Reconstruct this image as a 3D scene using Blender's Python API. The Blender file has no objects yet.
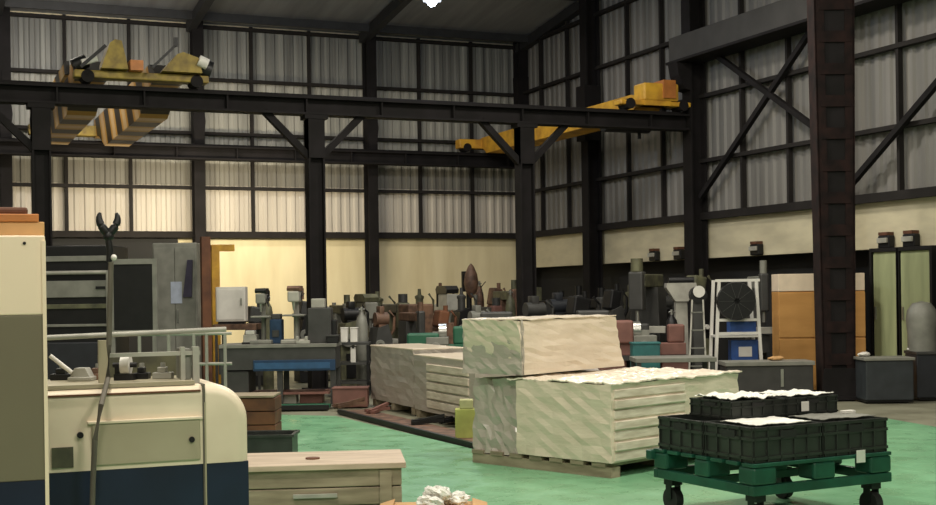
import bpy, bmesh, math, random
from mathutils import Vector, Matrix
random.seed(7)
C = bpy.context.scene.collection
# ---------------------------------------------------------------- view
FPX, HOR, ROLL, EYE = 1300.0, 293.0, 0.0145, 1.6
CAM = Vector((-13.97, -29.36, EYE))
FW = Vector((.391, .920, 0)).normalized(); RT = Vector((FW.y, -FW.x, 0))
YAW = -math.atan2(FW.x, FW.y)          # world z rotation of things square to the aisle
def lvl(px, py):
    u, v = px - 468, HOR - py
    return u*math.cos(ROLL) + v*math.sin(ROLL), -u*math.sin(ROLL) + v*math.cos(ROLL)
def P(px, py, d):
    a, b = lvl(px, py)
    return CAM + FW*d + RT*(a/FPX*d) + Vector((0, 0, b/FPX*d))
def F(px, d, z=0.0, py=340):
    p = P(px, py, d); p.z = z; return p
def G(px, py):
    a, b = lvl(px, py); d = EYE*FPX/(-b); p = P(px, py, d); p.z = 0; return p
def W(a, d, z=0.0):
    p = CAM + RT*a + FW*d; p.z = z; return p
cd = bpy.data.cameras.new('camera'); cam = bpy.data.objects.new('camera', cd); C.objects.link(cam)
cam.location = CAM
cam.matrix_world = Matrix.Translation(CAM) @ Matrix.Rotation(YAW, 4, 'Z') @ Matrix.Rotation(math.pi/2, 4, 'X') @ Matrix.Rotation(-ROLL, 4, 'Z')
cd.sensor_width = 36; cd.lens = 36*FPX/936; cd.shift_y = (HOR-252.5)/936; cd.clip_end = 200
bpy.context.scene.camera = cam
# ---------------------------------------------------------------- materials
def mat(name, col, rough=.6, metal=0.0, var=.25, scale=6.0, bump=0.0, col2=None, stretch=(1,1,1), emit=0, spec=None, detail=4):
    m = bpy.data.materials.new(name); m.use_nodes = True
    nt = m.node_tree; b = nt.nodes['Principled BSDF']
    tc = nt.nodes.new('ShaderNodeTexCoord'); mp = nt.nodes.new('ShaderNodeMapping'); mp.inputs['Scale'].default_value = stretch
    nz = nt.nodes.new('ShaderNodeTexNoise'); nz.inputs['Scale'].default_value = scale; nz.inputs['Detail'].default_value = detail
    cr = nt.nodes.new('ShaderNodeValToRGB')
    nt.links.new(tc.outputs['Object'], mp.inputs[0]); nt.links.new(mp.outputs[0], nz.inputs['Vector']); nt.links.new(nz.outputs[0], cr.inputs[0])
    c2 = col2 if col2 else tuple(c*(1-var) for c in col)
    cr.color_ramp.elements[0].position = .36; cr.color_ramp.elements[1].position = .64
    cr.color_ramp.elements[0].color = (*c2, 1); cr.color_ramp.elements[1].color = (*col, 1)
    nt.links.new(cr.outputs[0], b.inputs['Base Color'])
    b.inputs['Roughness'].default_value = rough; b.inputs['Metallic'].default_value = metal
    if spec is not None: b.inputs['Specular IOR Level'].default_value = spec
    if bump:
        bp = nt.nodes.new('ShaderNodeBump'); bp.inputs['Strength'].default_value = bump; bp.inputs['Distance'].default_value = .05
        nt.links.new(nz.outputs[0], bp.inputs['Height']); nt.links.new(bp.outputs[0], b.inputs['Normal'])
    if emit:
        b.inputs['Emission Color'].default_value = (*col, 1); b.inputs['Emission Strength'].default_value = emit
    return m
M = {}
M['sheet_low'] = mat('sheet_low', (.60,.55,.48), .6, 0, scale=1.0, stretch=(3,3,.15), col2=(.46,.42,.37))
M['sheet_dark'] = mat('sheet_dark', (.27,.26,.23), .6, 0, scale=1.0, stretch=(3,3,.2), col2=(.19,.18,.16))  # darker sheet colour for one row of the back wall
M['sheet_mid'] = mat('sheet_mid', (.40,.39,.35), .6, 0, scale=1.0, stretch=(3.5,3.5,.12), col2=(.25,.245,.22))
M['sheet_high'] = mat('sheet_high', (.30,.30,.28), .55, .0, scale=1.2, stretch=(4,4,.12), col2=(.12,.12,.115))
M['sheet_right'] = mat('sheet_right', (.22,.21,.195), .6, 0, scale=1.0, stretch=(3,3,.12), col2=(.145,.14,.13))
M['cream_wall'] = mat('cream_wall', (.86,.76,.50), .6, scale=1.2, stretch=(2,2,.4), col2=(.74,.64,.40))
M['cream_strip'] = mat('cream_strip', (.66,.60,.42), .6, scale=1.2, stretch=(1,1,3), col2=(.52,.47,.33))
M['dark_open'] = mat('dark_open', (.018,.018,.018), .8, scale=1)
M['steel'] = mat('dark_steel', (.012,.010,.011), .8, 0, scale=3, col2=(.007,.006,.006), spec=.25)
M['steel_brown'] = mat('brown_steel', (.022,.011,.010), .85, 0, scale=5, col2=(.009,.006,.006), spec=.2)
M['steel_far'] = mat('wall_steel', (.022,.019,.018), .8, 0, scale=3, spec=.25)
M['girder_grey'] = mat('girder_grey', (.055,.052,.05), .75, 0, scale=2)
M['yellow'] = mat('crane_yellow', (.75,.42,.04), .5, 0, scale=4, col2=(.50,.25,.03))
M['yellow_old'] = mat('old_crane_yellow', (.36,.26,.05), .6, 0, scale=5, col2=(.16,.11,.03))
M['orange'] = mat('orange_paint', (.55,.20,.05), .5)
M['black'] = mat('black_iron', (.012,.012,.013), .45, .3)
M['concrete'] = mat('concrete', (.24,.235,.17), .55, 0, scale=1.5, col2=(.15,.145,.10))
M['roof'] = mat('roof_sheet', (.30,.30,.31), .6, 0, scale=1, stretch=(4,.3,1))
M['roof_dark'] = mat('purlin_dark', (.03,.03,.032), .6)
M['mc_cream'] = mat('machine_cream', (.80,.70,.54), .38, 0, .1, scale=2, col2=(.66,.56,.42))
M['mc_cream2'] = mat('machine_cream_panel', (.40,.36,.25), .5, 0, scale=2, col2=(.35,.31,.21))
M['mc_blue'] = mat('machine_blue', (.008,.018,.045), .4, 0, scale=3, col2=(.005,.011,.03))
M['cab_cream'] = mat('cabinet_cream', (.92,.78,.58), .5, 0, .06, scale=1)
M['cab_olive'] = mat('cabinet_olive', (.185,.165,.105), .5, 0, .12, scale=1)
M['tan'] = mat('tan_card', (.62,.36,.15), .7, scale=3)
M['grey'] = mat('machine_grey', (.24,.24,.21), .5, .1, scale=5)
M['grey_light'] = mat('machine_light_grey', (.42,.41,.36), .5, .1, scale=5)
M['grey_dark'] = mat('machine_dark_grey', (.06,.06,.058), .5, .2, scale=5)
M['green_m'] = mat('machine_green', (.02,.13,.07), .5, 0, scale=5)
M['olive_m'] = mat('machine_olive', (.14,.14,.08), .5, .1, scale=6, col2=(.06,.06,.04))
M['brown_m'] = mat('machine_brown', (.20,.11,.07), .6, .1, scale=7, col2=(.08,.045,.03))
M['pink_m'] = mat('faded_red', (.22,.10,.08), .6, scale=5)
M['white'] = mat('white_paint', (.75,.73,.68), .5, var=.1)
M['blue_b'] = mat('bright_blue', (.03,.10,.36), .45)
M['blue_d'] = mat('bench_blue', (.012,.045,.11), .45)
M['slate_d'] = mat('slate_dark', (.02,.023,.03), .5)
M['ivory'] = mat('ivory_paint', (.82,.68,.52), .5, var=.1)
M['teal'] = mat('teal_plastic', (.03,.16,.16), .5)
M['pallet_green'] = mat('pallet_green', (.010,.085,.05), .42, 0, scale=5, col2=(.006,.05,.03))
M['crate'] = mat('crate_black', (.030,.034,.030), .38, 0, scale=6, col2=(.018,.02,.018))
M['rubber'] = mat('rubber', (.015,.015,.015), .7)
M['wood_brown'] = mat('orange_plywood', (.58,.30,.09), .6, 0, scale=1.5, stretch=(1,1,4), col2=(.50,.25,.07))
M['wood_rust'] = mat('rusty_board', (.16,.06,.025), .7, 0, scale=4, col2=(.08,.03,.015))
M['wood_grey'] = mat('weathered_wood', (.36,.30,.21), .65, 0, scale=2.5, stretch=(1,6,6), col2=(.22,.18,.12))
M['wood_pale'] = mat('pale_wood', (.56,.45,.34), .6, 0, scale=2.5, stretch=(1,6,6), col2=(.42,.33,.24))
M['door_green'] = mat('pale_green', (.40,.44,.24), .55, 0, scale=2, stretch=(2,2,.3), col2=(.28,.31,.17))
M['paper'] = mat('white_scrap', (.85,.84,.78), .6, 0, scale=8, bump=.4)
M['chrome'] = mat('worn_bright_steel', (.5,.5,.47), .3, .8)
M['hose'] = mat('grey_hose', (.12,.105,.08), .6)
def wrapmat(name, col, col2):
    m = mat(name, col, .38, 0, scale=2.2, col2=col2, stretch=(1,1,4), detail=6)
    nt = m.node_tree; b = nt.nodes['Principled BSDF']
    nz = nt.nodes.new('ShaderNodeTexNoise'); nz.inputs['Scale'].default_value = 7; nz.inputs['Detail'].default_value = 5; nz.inputs['Distortion'].default_value = .5
    tc = [n for n in nt.nodes if n.type == 'TEX_COORD'][0]; mp = nt.nodes.new('ShaderNodeMapping'); mp.inputs['Scale'].default_value = (1,1,3)
    nt.links.new(tc.outputs['Object'], mp.inputs[0]); nt.links.new(mp.outputs[0], nz.inputs['Vector'])
    bp = nt.nodes.new('ShaderNodeBump'); bp.inputs['Strength'].default_value = .22; bp.inputs['Distance'].default_value = .03
    nt.links.new(nz.outputs[0], bp.inputs['Height']); nt.links.new(bp.outputs[0], b.inputs['Normal'])
    b.inputs['Coat Weight'].default_value = .4; b.inputs['Coat Roughness'].default_value = .15
    return m
M['wrap'] = wrapmat('stretch_wrap', (.76,.66,.53), (.67,.575,.45))
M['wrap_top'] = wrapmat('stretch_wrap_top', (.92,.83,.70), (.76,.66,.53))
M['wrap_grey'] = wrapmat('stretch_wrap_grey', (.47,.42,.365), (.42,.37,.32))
M['sheets'] = mat('white_sheets', (.74,.66,.55), .5, 0, scale=4, stretch=(1,1,6), col2=(.55,.47,.37))
def floor_green():
    m = mat('green_floor_paint', (.19,.42,.235), .32, 0, scale=.9, col2=(.14,.335,.18), detail=6)
    nt = m.node_tree; b = nt.nodes['Principled BSDF']
    tc = [n for n in nt.nodes if n.type == 'TEX_COORD'][0]
    n2 = nt.nodes.new('ShaderNodeTexNoise'); n2.inputs['Scale'].default_value = 3.5; n2.inputs['Detail'].default_value = 8
    nt.links.new(tc.outputs['Object'], n2.inputs['Vector'])
    r = nt.nodes.new('ShaderNodeMapRange'); r.inputs[1].default_value = .35; r.inputs[2].default_value = .7; r.inputs[3].default_value = .22; r.inputs[4].default_value = .5
    nt.links.new(n2.outputs[0], r.inputs[0]); nt.links.new(r.outputs[0], b.inputs['Roughness'])
    return m
M['floor_green'] = floor_green()
def stripes():
    m = bpy.data.materials.new('hazard_stripes'); m.use_nodes = True
    nt = m.node_tree; b = nt.nodes['Principled BSDF']
    tc = nt.nodes.new('ShaderNodeTexCoord'); mp = nt.nodes.new('ShaderNodeMapping'); mp.inputs['Rotation'].default_value = (.7,0,0)
    wv = nt.nodes.new('ShaderNodeTexWave'); wv.bands_direction = 'Y'; wv.inputs['Scale'].default_value = .30; wv.inputs['Distortion'].default_value = .3
    cr = nt.nodes.new('ShaderNodeValToRGB'); cr.color_ramp.interpolation = 'CONSTANT'
    cr.color_ramp.elements[0].color = (.015,.012,.01,1); cr.color_ramp.elements[1].position = .42; cr.color_ramp.elements[1].color = (.50,.27,.05,1)
    e = cr.color_ramp.elements.new(.82); e.color = (.60,.42,.22,1)
    nt.links.new(tc.outputs['Object'], mp.inputs[0]); nt.links.new(mp.outputs[0], wv.inputs[0]); nt.links.new(wv.outputs[0], cr.inputs[0]); nt.links.new(cr.outputs[0], b.inputs['Base Color'])
    b.inputs['Roughness'].default_value = .5
    return m
M['stripes'] = stripes()
# ---------------------------------------------------------------- mesh builder
class MB:
    def __init__(s): s.bm = bmesh.new()
    def _x(s, vs, loc=(0,0,0), rot=None):
        mt = Matrix.Translation(loc)
        if rot: mt = mt @ Matrix.Rotation(rot[2],4,'Z') @ Matrix.Rotation(rot[1],4,'Y') @ Matrix.Rotation(rot[0],4,'X')
        bmesh.ops.transform(s.bm, matrix=mt, verts=vs)
    def box(s, c, d, rot=None, bev=0.0, seg=2):
        r = bmesh.ops.create_cube(s.bm, size=1); vs = r['verts']
        for v in vs: v.co = Vector((v.co.x*d[0], v.co.y*d[1], v.co.z*d[2]))
        if bev:
            es = list({e for v in vs for e in v.link_edges})
            g = bmesh.ops.bevel(s.bm, geom=es+vs, offset=bev, segments=seg, affect='EDGES', profile=.5)
            vs = list({v for f in g['faces'] for v in f.verts} | {v for v in vs if v.is_valid})
        s._x(vs, c, rot); return s
    def b2(s, lo, hi, bev=0.0):
        return s.box([(a+b)/2 for a, b in zip(lo, hi)], [b-a for a, b in zip(lo, hi)], bev=bev)
    def cyl(s, p0, p1, r0, r1=None, n=16):
        p0, p1 = Vector(p0), Vector(p1); d = p1-p0
        r = bmesh.ops.create_cone(s.bm, cap_ends=True, segments=n, radius1=r0, radius2=r0 if r1 is None else r1, depth=d.length)
        mt = Matrix.Translation((p0+p1)/2) @ d.to_track_quat('Z','Y').to_matrix().to_4x4()
        bmesh.ops.transform(s.bm, matrix=mt, verts=r['verts']); return s
    def sph(s, c, r, sc=(1,1,1), n=12):
        q = bmesh.ops.create_uvsphere(s.bm, u_segments=n, v_segments=max(6, n//2+2), radius=r)
        for v in q['verts']: v.co = Vector((v.co.x*sc[0], v.co.y*sc[1], v.co.z*sc[2])) + Vector(c)
        return s
    def bar(s, p0, p1, w, h):
        p0, p1 = Vector(p0), Vector(p1); d = p1-p0
        q = bmesh.ops.create_cube(s.bm, size=1)['verts']
        for v in q: v.co = Vector((v.co.x*w, v.co.y*h, v.co.z*d.length))
        z = d.normalized(); up = Vector((0,0,1)) if abs(z.z) < .95 else Vector((0,1,0))
        x = up.cross(z).normalized(); y = z.cross(x)
        mt = Matrix.Translation((p0+p1)/2) @ Matrix((x,y,z)).transposed().to_4x4()
        bmesh.ops.transform(s.bm, matrix=mt, verts=q); return s
    def tube(s, pts, r, n=10):
        pts = [Vector(p) for p in pts]
        rings = []
        for i, p in enumerate(pts):
            t = (pts[min(i+1, len(pts)-1)] - pts[max(i-1, 0)]).normalized()
            up = Vector((0,0,1)) if abs(t.z) < .9 else Vector((0,1,0))
            x = up.cross(t).normalized(); y = t.cross(x)
            rr = r[i] if isinstance(r, (list, tuple)) else r
            rings.append([s.bm.verts.new(p + x*math.cos(2*math.pi*k/n)*rr + y*math.sin(2*math.pi*k/n)*rr) for k in range(n)])
        for a, b in zip(rings, rings[1:]):
            for k in range(n): s.bm.faces.new((a[k], a[(k+1)%n], b[(k+1)%n], b[k]))
        s.bm.faces.new(rings[0][::-1]); s.bm.faces.new(rings[-1]); return s
    def prism(s, prof, y0, y1, ax='y'):
        def mk(u, v, w):
            return {'y': (u, w, v), 'x': (w, u, v), 'z': (u, v, w)}[ax]
        a = [s.bm.verts.new(mk(u, v, y0)) for u, v in prof]; b = [s.bm.verts.new(mk(u, v, y1)) for u, v in prof]
        s.bm.faces.new(a); s.bm.faces.new(b[::-1])
        n = len(prof)
        for i in range(n): s.bm.faces.new((a[i], b[i], b[(i+1)%n], a[(i+1)%n]))
        return s
    def lathe(s, prof, c=(0,0,0), n=20, ax='z'):
        rings = []
        for r, z in prof:
            ring = []
            for k in range(n):
                x, y = r*math.cos(2*math.pi*k/n), r*math.sin(2*math.pi*k/n)
                p = {'z': (x, y, z), 'y': (x, z, y), 'x': (z, x, y)}[ax]
                ring.append(s.bm.verts.new(Vector(p)+Vector(c)))
            rings.append(ring)
        for a, b in zip(rings, rings[1:]):
            for k in range(n): s.bm.faces.new((a[k], a[(k+1)%n], b[(k+1)%n], b[k]))
        s.bm.faces.new(rings[0][::-1]); s.bm.faces.new(rings[-1]); return s
    def build(s, name, m, parent=None, smooth=False, label=None):
        bmesh.ops.remove_doubles(s.bm, verts=s.bm.verts, dist=1e-6)
        bmesh.ops.recalc_face_normals(s.bm, faces=s.bm.faces)
        me = bpy.data.meshes.new(name); s.bm.to_mesh(me); s.bm.free()
        me.materials.append(M[m] if isinstance(m, str) else m)
        if smooth:
            for p in me.polygons: p.use_smooth = True
            try: me.set_sharp_from_angle(angle=math.radians(40))
            except Exception: pass
        o = bpy.data.objects.new(name, me); C.objects.link(o)
        if parent: o.parent = parent
        if label: o['label'] = label
        return o
def tag(o, label, cat, group=None, kind=None):
    if label: o['label'] = label
    if cat: o['category'] = cat
    if group: o['group'] = group
    if kind: o['kind'] = kind
    return o
def thing(name, label, cat, loc=(0,0,0), rz=0.0, group=None):
    o = bpy.data.objects.new(name, None); C.objects.link(o); o.empty_display_size = .1
    o.location = loc; o.rotation_euler = (0,0,rz)
    return tag(o, label, cat, group)
def struct(mb, name, m, label=None, cat=None):
    o = mb.build(name, m); o['kind'] = 'structure'
    if label: o['label'] = label
    o['category'] = cat or name.split('_')[0]
    return o
def dup(root, loc, rz=None, label=None):
    r = root.copy(); C.objects.link(r); r.location = loc
    if rz is not None: r.rotation_euler = (0,0,rz)
    if label: r['label'] = label
    def rec(src, dst):
        for ch in [o for o in C.objects if o.parent == src]:
            c = ch.copy(); C.objects.link(c); c.parent = dst; rec(ch, c)
    rec(root, r); return r
def hsec(mb, p0, p1, w, h, t=.03, tw=.02):
    """H section steel between two points, web upright along h"""
    p0, p1 = Vector(p0), Vector(p1); d = (p1-p0).normalized()
    up = Vector((0,0,1)) if abs(d.z) < .9 else Vector((0,1,0))
    up = (up - d*up.dot(d)).normalized()
    for sg in (-1, 1): mb.bar(p0+up*sg*(h/2-t/2), p1+up*sg*(h/2-t/2), w, t)
    mb.bar(p0, p1, tw, h-2*t)
    return mb
# ---------------------------------------------------------------- building shell
BAY = 4.10; RIGHTEND = -30.5; LEFTEND = -19.0; EAVE = 7.75
struct(MB().b2((-21,-31,-.15), (1.2,1.0,-.02)), 'floor', 'concrete', 'grey concrete workshop floor')
gp = [G(150,411), G(336,416), G(486,452), G(560,448), G(640,430), G(760,410), G(879,417), G(960,431)]
r_ = G(960,431)
far_right = W(6.6, 12.6); gp = gp + [far_right, W(6.2,3), W(-6,3), W(-6.5, 16)]
mb = MB(); mb.prism([(p.x, p.y) for p in gp], -.019, .0, ax='z')
struct(mb, 'floor_paint', 'floor_green', 'glossy green painted floor area', 'floor')
# corrugated sheet
def corr(along, s0, s1, z0, z1, off, name, m, pitch=.22, dep=.03):
    mb = MB(); n = int((s1-s0)/pitch); prof = []
    for i in range(n):
        b = s0 + i*pitch
        for f, o in ((0,0),(.35,0),(.5,dep),(.85,dep)): prof.append((b+f*pitch, o))
    prof.append((s1, 0)); vs = []
    for u, o in prof:
        a = (u, off-o) if along == 'x' else (off-o, u)
        vs.append((mb.bm.verts.new((a[0], a[1], z0)), mb.bm.verts.new((a[0], a[1], z1))))
    for a, b in zip(vs, vs[1:]): mb.bm.faces.new((a[0], b[0], b[1], a[1]))
    return struct(mb, name, m)
rows = [(3.02,4.12,'sheet_low'), (4.12,4.62,'sheet_dark'), (4.62,5.3,'sheet_mid'), (5.3,6.5,'sheet_mid'), (6.5,EAVE,'sheet_high')]
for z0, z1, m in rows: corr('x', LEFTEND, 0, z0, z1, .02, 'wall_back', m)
struct(MB().b2((LEFTEND-.2,.03,0), (.3,.25,EAVE+.2)), 'wall_back', 'cream_wall', 'cream painted lower back wall')
struct(MB().b2((-17.8,-.05,0), (-8.55,.02,2.92)), 'wall_back', 'dark_open', 'dark lower bay of the back wall at the left')
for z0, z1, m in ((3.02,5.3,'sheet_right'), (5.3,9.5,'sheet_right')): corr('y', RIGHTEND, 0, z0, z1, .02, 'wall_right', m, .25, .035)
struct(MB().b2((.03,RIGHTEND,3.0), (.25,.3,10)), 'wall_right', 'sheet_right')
struct(MB().b2((-.02,RIGHTEND,2.2), (.2,.03,3.02)), 'wall_right', 'cream_strip', 'cream boarded strip of the right wall above the openings')
struct(MB().b2((.35,RIGHTEND,0), (.5,.03,2.3)), 'wall_right', 'dark_open', 'dark openings low in the right wall')
struct(MB().b2((LEFTEND-.4,RIGHTEND,0), (LEFTEND-.2,.25,9)), 'wall_left', 'sheet_mid')
struct(MB().b2((LEFTEND-.4,RIGHTEND-.2,0), (.5,RIGHTEND,9)), 'wall_front', 'sheet_mid')
# roof, low pitch rising from the back eave to a ridge
mb = MB(); RS = .12
mb.prism([(.3,EAVE), (-16,EAVE+16*RS), (-31,EAVE+1*RS), (-31,EAVE+1*RS+.12), (-16,EAVE+16*RS+.12), (.3,EAVE+.12)], LEFTEND-.4, .5, ax='x')
struct(mb, 'ceiling', 'roof', 'grey sheet roof seen from below')
tn = [0]
def trim(mb, m='steel_far', label=None):
    tn[0] += 1; return struct(mb, 'trim_%d' % tn[0], m, label, 'steel frame')
for z in (3.0, 4.05, 5.28, 6.5, 7.68):                      # girts
    mb = MB(); hh = .14 if z == 3.0 else .07
    mb.b2((LEFTEND,-.16,z-hh/2), (0,-.03,z+hh/2)); trim(mb)
    mb = MB(); mb.b2((-.16,RIGHTEND,z-hh/2), (-.04,-.16,z+hh/2)); trim(mb)
for i in range(1, 14):                                      # thin posts of the back wall
    if i % 3 == 0: continue
    trim(MB().b2((-i*BAY/3-.035,-.12,3.05), (-i*BAY/3+.035,-.03,EAVE)))
for i in range(1, 21):
    if i % 3 == 0 or 9 < i < 12 and False: continue
    trim(MB().b2((-.13,-i*BAY/3-.03,3.05), (-.04,-i*BAY/3+.03,8.4)))
for i in range(0, 5):                                       # wall columns
    mb = MB(); x = -i*4.06 - (.12 if i == 0 else 0); hsec(mb, (x,-.3,0), (x,-.3,EAVE+.05), .24, .34, .04, .04)
    mb.b2((x-.13,-.52,0), (x+.13,-.1,.02))
    mb.prism([(x-.12,4.85),(x+.12,4.85),(x+.17,6.9),(x-.17,6.9)] if i == 0 else [(x-.09,5.0),(x+.09,5.0),(x+.14,5.5),(x+.05,6.4),(x-.05,6.4),(x-.14,5.5)], -.5, -.2)
    trim(mb, 'steel', 'dark steel column against the back wall')
for i in range(1, 7):
    y = -i*4.12; mb = MB()
    top = 8.2
    mb.b2((-.42,y-.15,0), (-.38,y+.15,top)).b2((-.12,y-.15,0), (-.08,y+.15,top)).b2((-.4,y-.02,0), (-.1,y+.02,top))
    if i == 1: mb.b2((-.5,y-.2,4.9), (-.1,y+.2,6.1))
    trim(mb, 'steel', 'dark steel column of the right wall')
for i in range(0, 7):                                      # roof rafters and purlins
    y = -i*3.0 - .9; z = EAVE - y*RS if y > -16 else EAVE
    trim(MB().b2((LEFTEND,y-.04,z-.2), (.0,y+.04,z-.02)), 'roof_dark')
for i in range(0, 5):
    x = -i*4.06 - .12
    mb = MB(); mb.bar((x,-.2,EAVE-.12), (x,-15.9,EAVE+15.7*RS-.14), .18, .22)
    trim(mb, 'roof_dark')
# X bracing of the right wall
for k, (y0, z0, y1, z1) in enumerate(((-8.4,3.35,-12.2,6.2), (-8.4,6.3,-12.2,4.05), (-12.5,3.1,-16.3,5.7), (-12.5,7.6,-16.3,5.0))):
    trim(MB().bar((-.24,y0,z0), (-.24-.03*(k % 2),y1,z1), .09, .09), 'steel', 'dark diagonal wall brace')
# ---------------------------------------------------------------- crane runways
YF = -8.24
def runway(name, x0, x1, y, label, cols=()):
    t = thing(name, label, 'beam', ((x0+x1)/2, y, 4.62)); L = (x1-x0)/2
    mb = MB(); hsec(mb, (-L,0,.15), (L,0,.15), .3, .30, .035, .03)
    k = -L+.6
    while k < L: mb.b2((k-.012,-.13,.02), (k+.012,.13,.28)); k += 1.33
    mb.build('web_beam', 'steel', t)
    MB().b2((-L,-.03,.30), (L,.03,.35)).build('crane_rail', 'steel', t)
    return t
runway('crane_runway_beam', -16.5, -.45, YF, 'near dark steel crane runway beam crossing the hall on braced columns')
runway('crane_runway_beam', -14.6, -.3, -.68, 'far dark steel crane runway beam along the corrugated back wall')
for x, lb in ((-3.85,'dark braced runway column nearest the hall corner, yellow girder behind'), (-7.76,'dark braced runway column in mid hall behind the blue workbench'), (-12.15,'dark runway column at the left behind the tall cream and olive cabinet'), (-16.2,'dark runway column beyond the left edge behind the cabinet')):
    t = thing('steel_column', lb, 'column', (x,YF,0), 0, 'columns under the near crane runway')
    mb = MB(); mb.b2((-.14,-.13,0),(-.11,.13,4.62)).b2((.11,-.13,0),(.14,.13,4.62)).b2((-.11,-.03,0),(.11,.03,4.62))
    mb.build('shaft', 'steel', t)
    MB().b2((-.22,-.22,0),(.22,.22,.04)).build('base_plate', 'steel', t)
    mb = MB().b2((-.2,-.15,4.55),(.2,.15,4.625)); mb.prism([(-.14,4.55),(.14,4.55),(.14,3.9),(-.14,3.9)], -.14, .14); mb.build('cap_bracket', 'steel', t)
    for s in ((-1,) if x < -12 else (-1, 1)):
        MB().bar((s*.1,0,3.92), (s*.85,0,4.66), .13, .11).build('knee_brace', 'steel', t)
# side runway girder on the right and its brackets
t = thing('crane_runway_girder', 'grey box girder running beside the right wall high above the cabinets', 'beam', (-.42,-8.0,5.95))
MB().b2((-.2,-14.5,0), (.2,.05,.47), bev=.02).build('box_beam', 'girder_grey', t)
MB().b2((-.28,-14.5,-.05), (.28,.05,-.002)).build('bottom_flange', 'steel', t)
MB().b2((-.04,-14.5,.47), (.04,.05,.52)).build('crane_rail', 'steel', t)
for y in (-8.24, -16.48):
    MB().prism([(.0,-.58),(-.12,-.55),(-.26,-.3),(-.30,-.06),(.0,-.06)], y+8.0-.16, y+8.0+.16).build('bracket', 'steel', t, label='dark haunched bracket')
# broad brown column
cc = F(836, 18.7, 0, 390)
t = thing('steel_column', 'broad dark brown built-up steel column standing in front of the orange wooden cabinet', 'column', cc, YAW)
H_ = 7.9
mb = MB(); mb.prism([(-.20,0),(.20,0),(.285,H_),(-.285,H_)], -.16, .16); mb.build('shaft', 'steel', t)
for q in (-1, 1):
    mb = MB()
    mb.prism([(q*.215,0),(q*.10,0),(q*.17,H_),(q*.305,H_)], -.185, -.161); mb.prism([(q*.23,0),(q*.20,0),(q*.285,H_),(q*.315,H_)], -.185, .185)
    mb.build('flange', 'steel_brown', t)
mb = MB(); z = .5
while z < 7.6:
    w = .17+.08*z/H_
    mb.b2((-w,-.195,z),(w,-.165,z+.16)); z += .46
mb.build('batten', 'steel_brown', t)
MB().b2((-.28,-.24,0),(.28,.24,.05)).prism([(-.26,.05),(.26,.05),(.22,.45),(-.22,.45)], -.215, -.19).build('base_plate', 'steel', t)
MB().b2((-.34,-.25,H_),(.34,.25,H_+.1)).build('cap_plate', 'steel', t)
# ---------------------------------------------------------------- overhead cranes
TOPR = 4.975
def end_truck(t, L, m, y, hi=.30):
    mb = MB(); mb.b2((-L/2,y-.14,.08), (L/2,y+.14,hi), bev=.02); mb.build('end_truck', m, t)
    for s in (-1, 1): MB().cyl((s*(L/2-.2),y-.16,.1), (s*(L/2-.2),y+.16,.1), .1).build('wheel', 'steel', t, True)
t = thing('overhead_crane', 'yellow overhead bridge crane at the right, resting on both dark runway beams by the corner', 'crane', (-1.15,0,TOPR))

MB().prism([(-8.4,.08),(-8.02,.08),(-7.9,-.05),(-1.1,-.05),(-.9,.08),(-.55,.08),(-.55,.30),(-.9,.34),(-7.9,.34),(-8.4,.20)], -.28, .28, ax='x').build('bridge_girder', 'yellow', t)
end_truck(t, 1.55, 'yellow', -8.24, .17); end_truck(t, 1.7, 'yellow', -.68, .3)
MB().b2((-.30,-8.42,.17),(.45,-8.02,.50), bev=.03).build('drive_box', 'yellow', t)
MB().b2((.10,-8.46,.22),(.36,-8.1,.56)).build('motor', 'orange', t, label='orange brown motor housing')
h = MB().cyl((-.5,-7.2,-.12), (.5,-7.2,-.12), .17).b2((-.2,-7.35,-.1),(.2,-7.05,.13)).build('hoist', 'black', t, True)
MB().cyl((.3,-7.2,-.4),(.3,-7.2,-.05),.035).build('hook_block', 'black', h)
t = thing('overhead_crane', 'old double-girder crane with yellow hazard stripes on the runway at upper left', 'crane', (-10.6,0,TOPR))
for s in (-.75, .45):
    MB().prism([(-8.32,.1),(-7.6,.1),(-6.6,-.28),(-2.2,-.28),(-1.2,.05),(-.55,.05),(-.55,.45),(-7.7,.45),(-8.32,.2)], s-.24, s+.24, ax='x').build('bridge_girder', 'stripes', t)
end_truck(t, 2.1, 'yellow_old', -8.24, .2); end_truck(t, 2.3, 'yellow_old', -.68)
MB().prism([(-.66,.22),(-.52,.62),(-.44,.68),(-.34,.66),(-.24,.22)], -8.5, -8.0).build('gearbox_guard', 'yellow_old', t)
MB().prism([(.28,.22),(.52,.50),(.62,.54),(.86,.46),(.92,.22)], -8.5, -8.0).build('gearbox_guard', 'yellow_old', t)
MB().bar((.1,-8.6,.24),(.48,-8.6,.62),.04,.04).bar((.48,-8.6,.6),(.48,-8.6,.74),.06,.06).build('guard_rail', 'black', t)
MB().bar((-.98,-8.6,.2),(-.60,-8.6,.55),.05,.05).build('guard_rail', 'black', t)
MB().b2((-.22,-8.56,.2),(-.02,-8.2,.36)).build('motor', 'orange', t, label='rusty orange motor')
MB().cyl((-1.05,-8.25,.26),(-.85,-8.25,.36),.11).build('cable_drum', 'black', t, True)
MB().cyl((.92,-8.25,.36),(1.1,-8.25,.30),.16).build('cable_drum', 'black', t, True)
MB().cyl((.86,-8.5,.42),(1.0,-8.5,.36),.09).build('drum_cover', 'white', t, True, label='white drum cover')
MB().cyl((-.95,-8.5,.28),(-.72,-8.5,.36),.05).build('drum_cover', 'white', t, True, label='white drum cover')
MB().bar((-1.1,-7.9,.3),(-1.1,-.8,.3),.06,.2).build('walkway_kerb', 'stripes', t)
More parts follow.
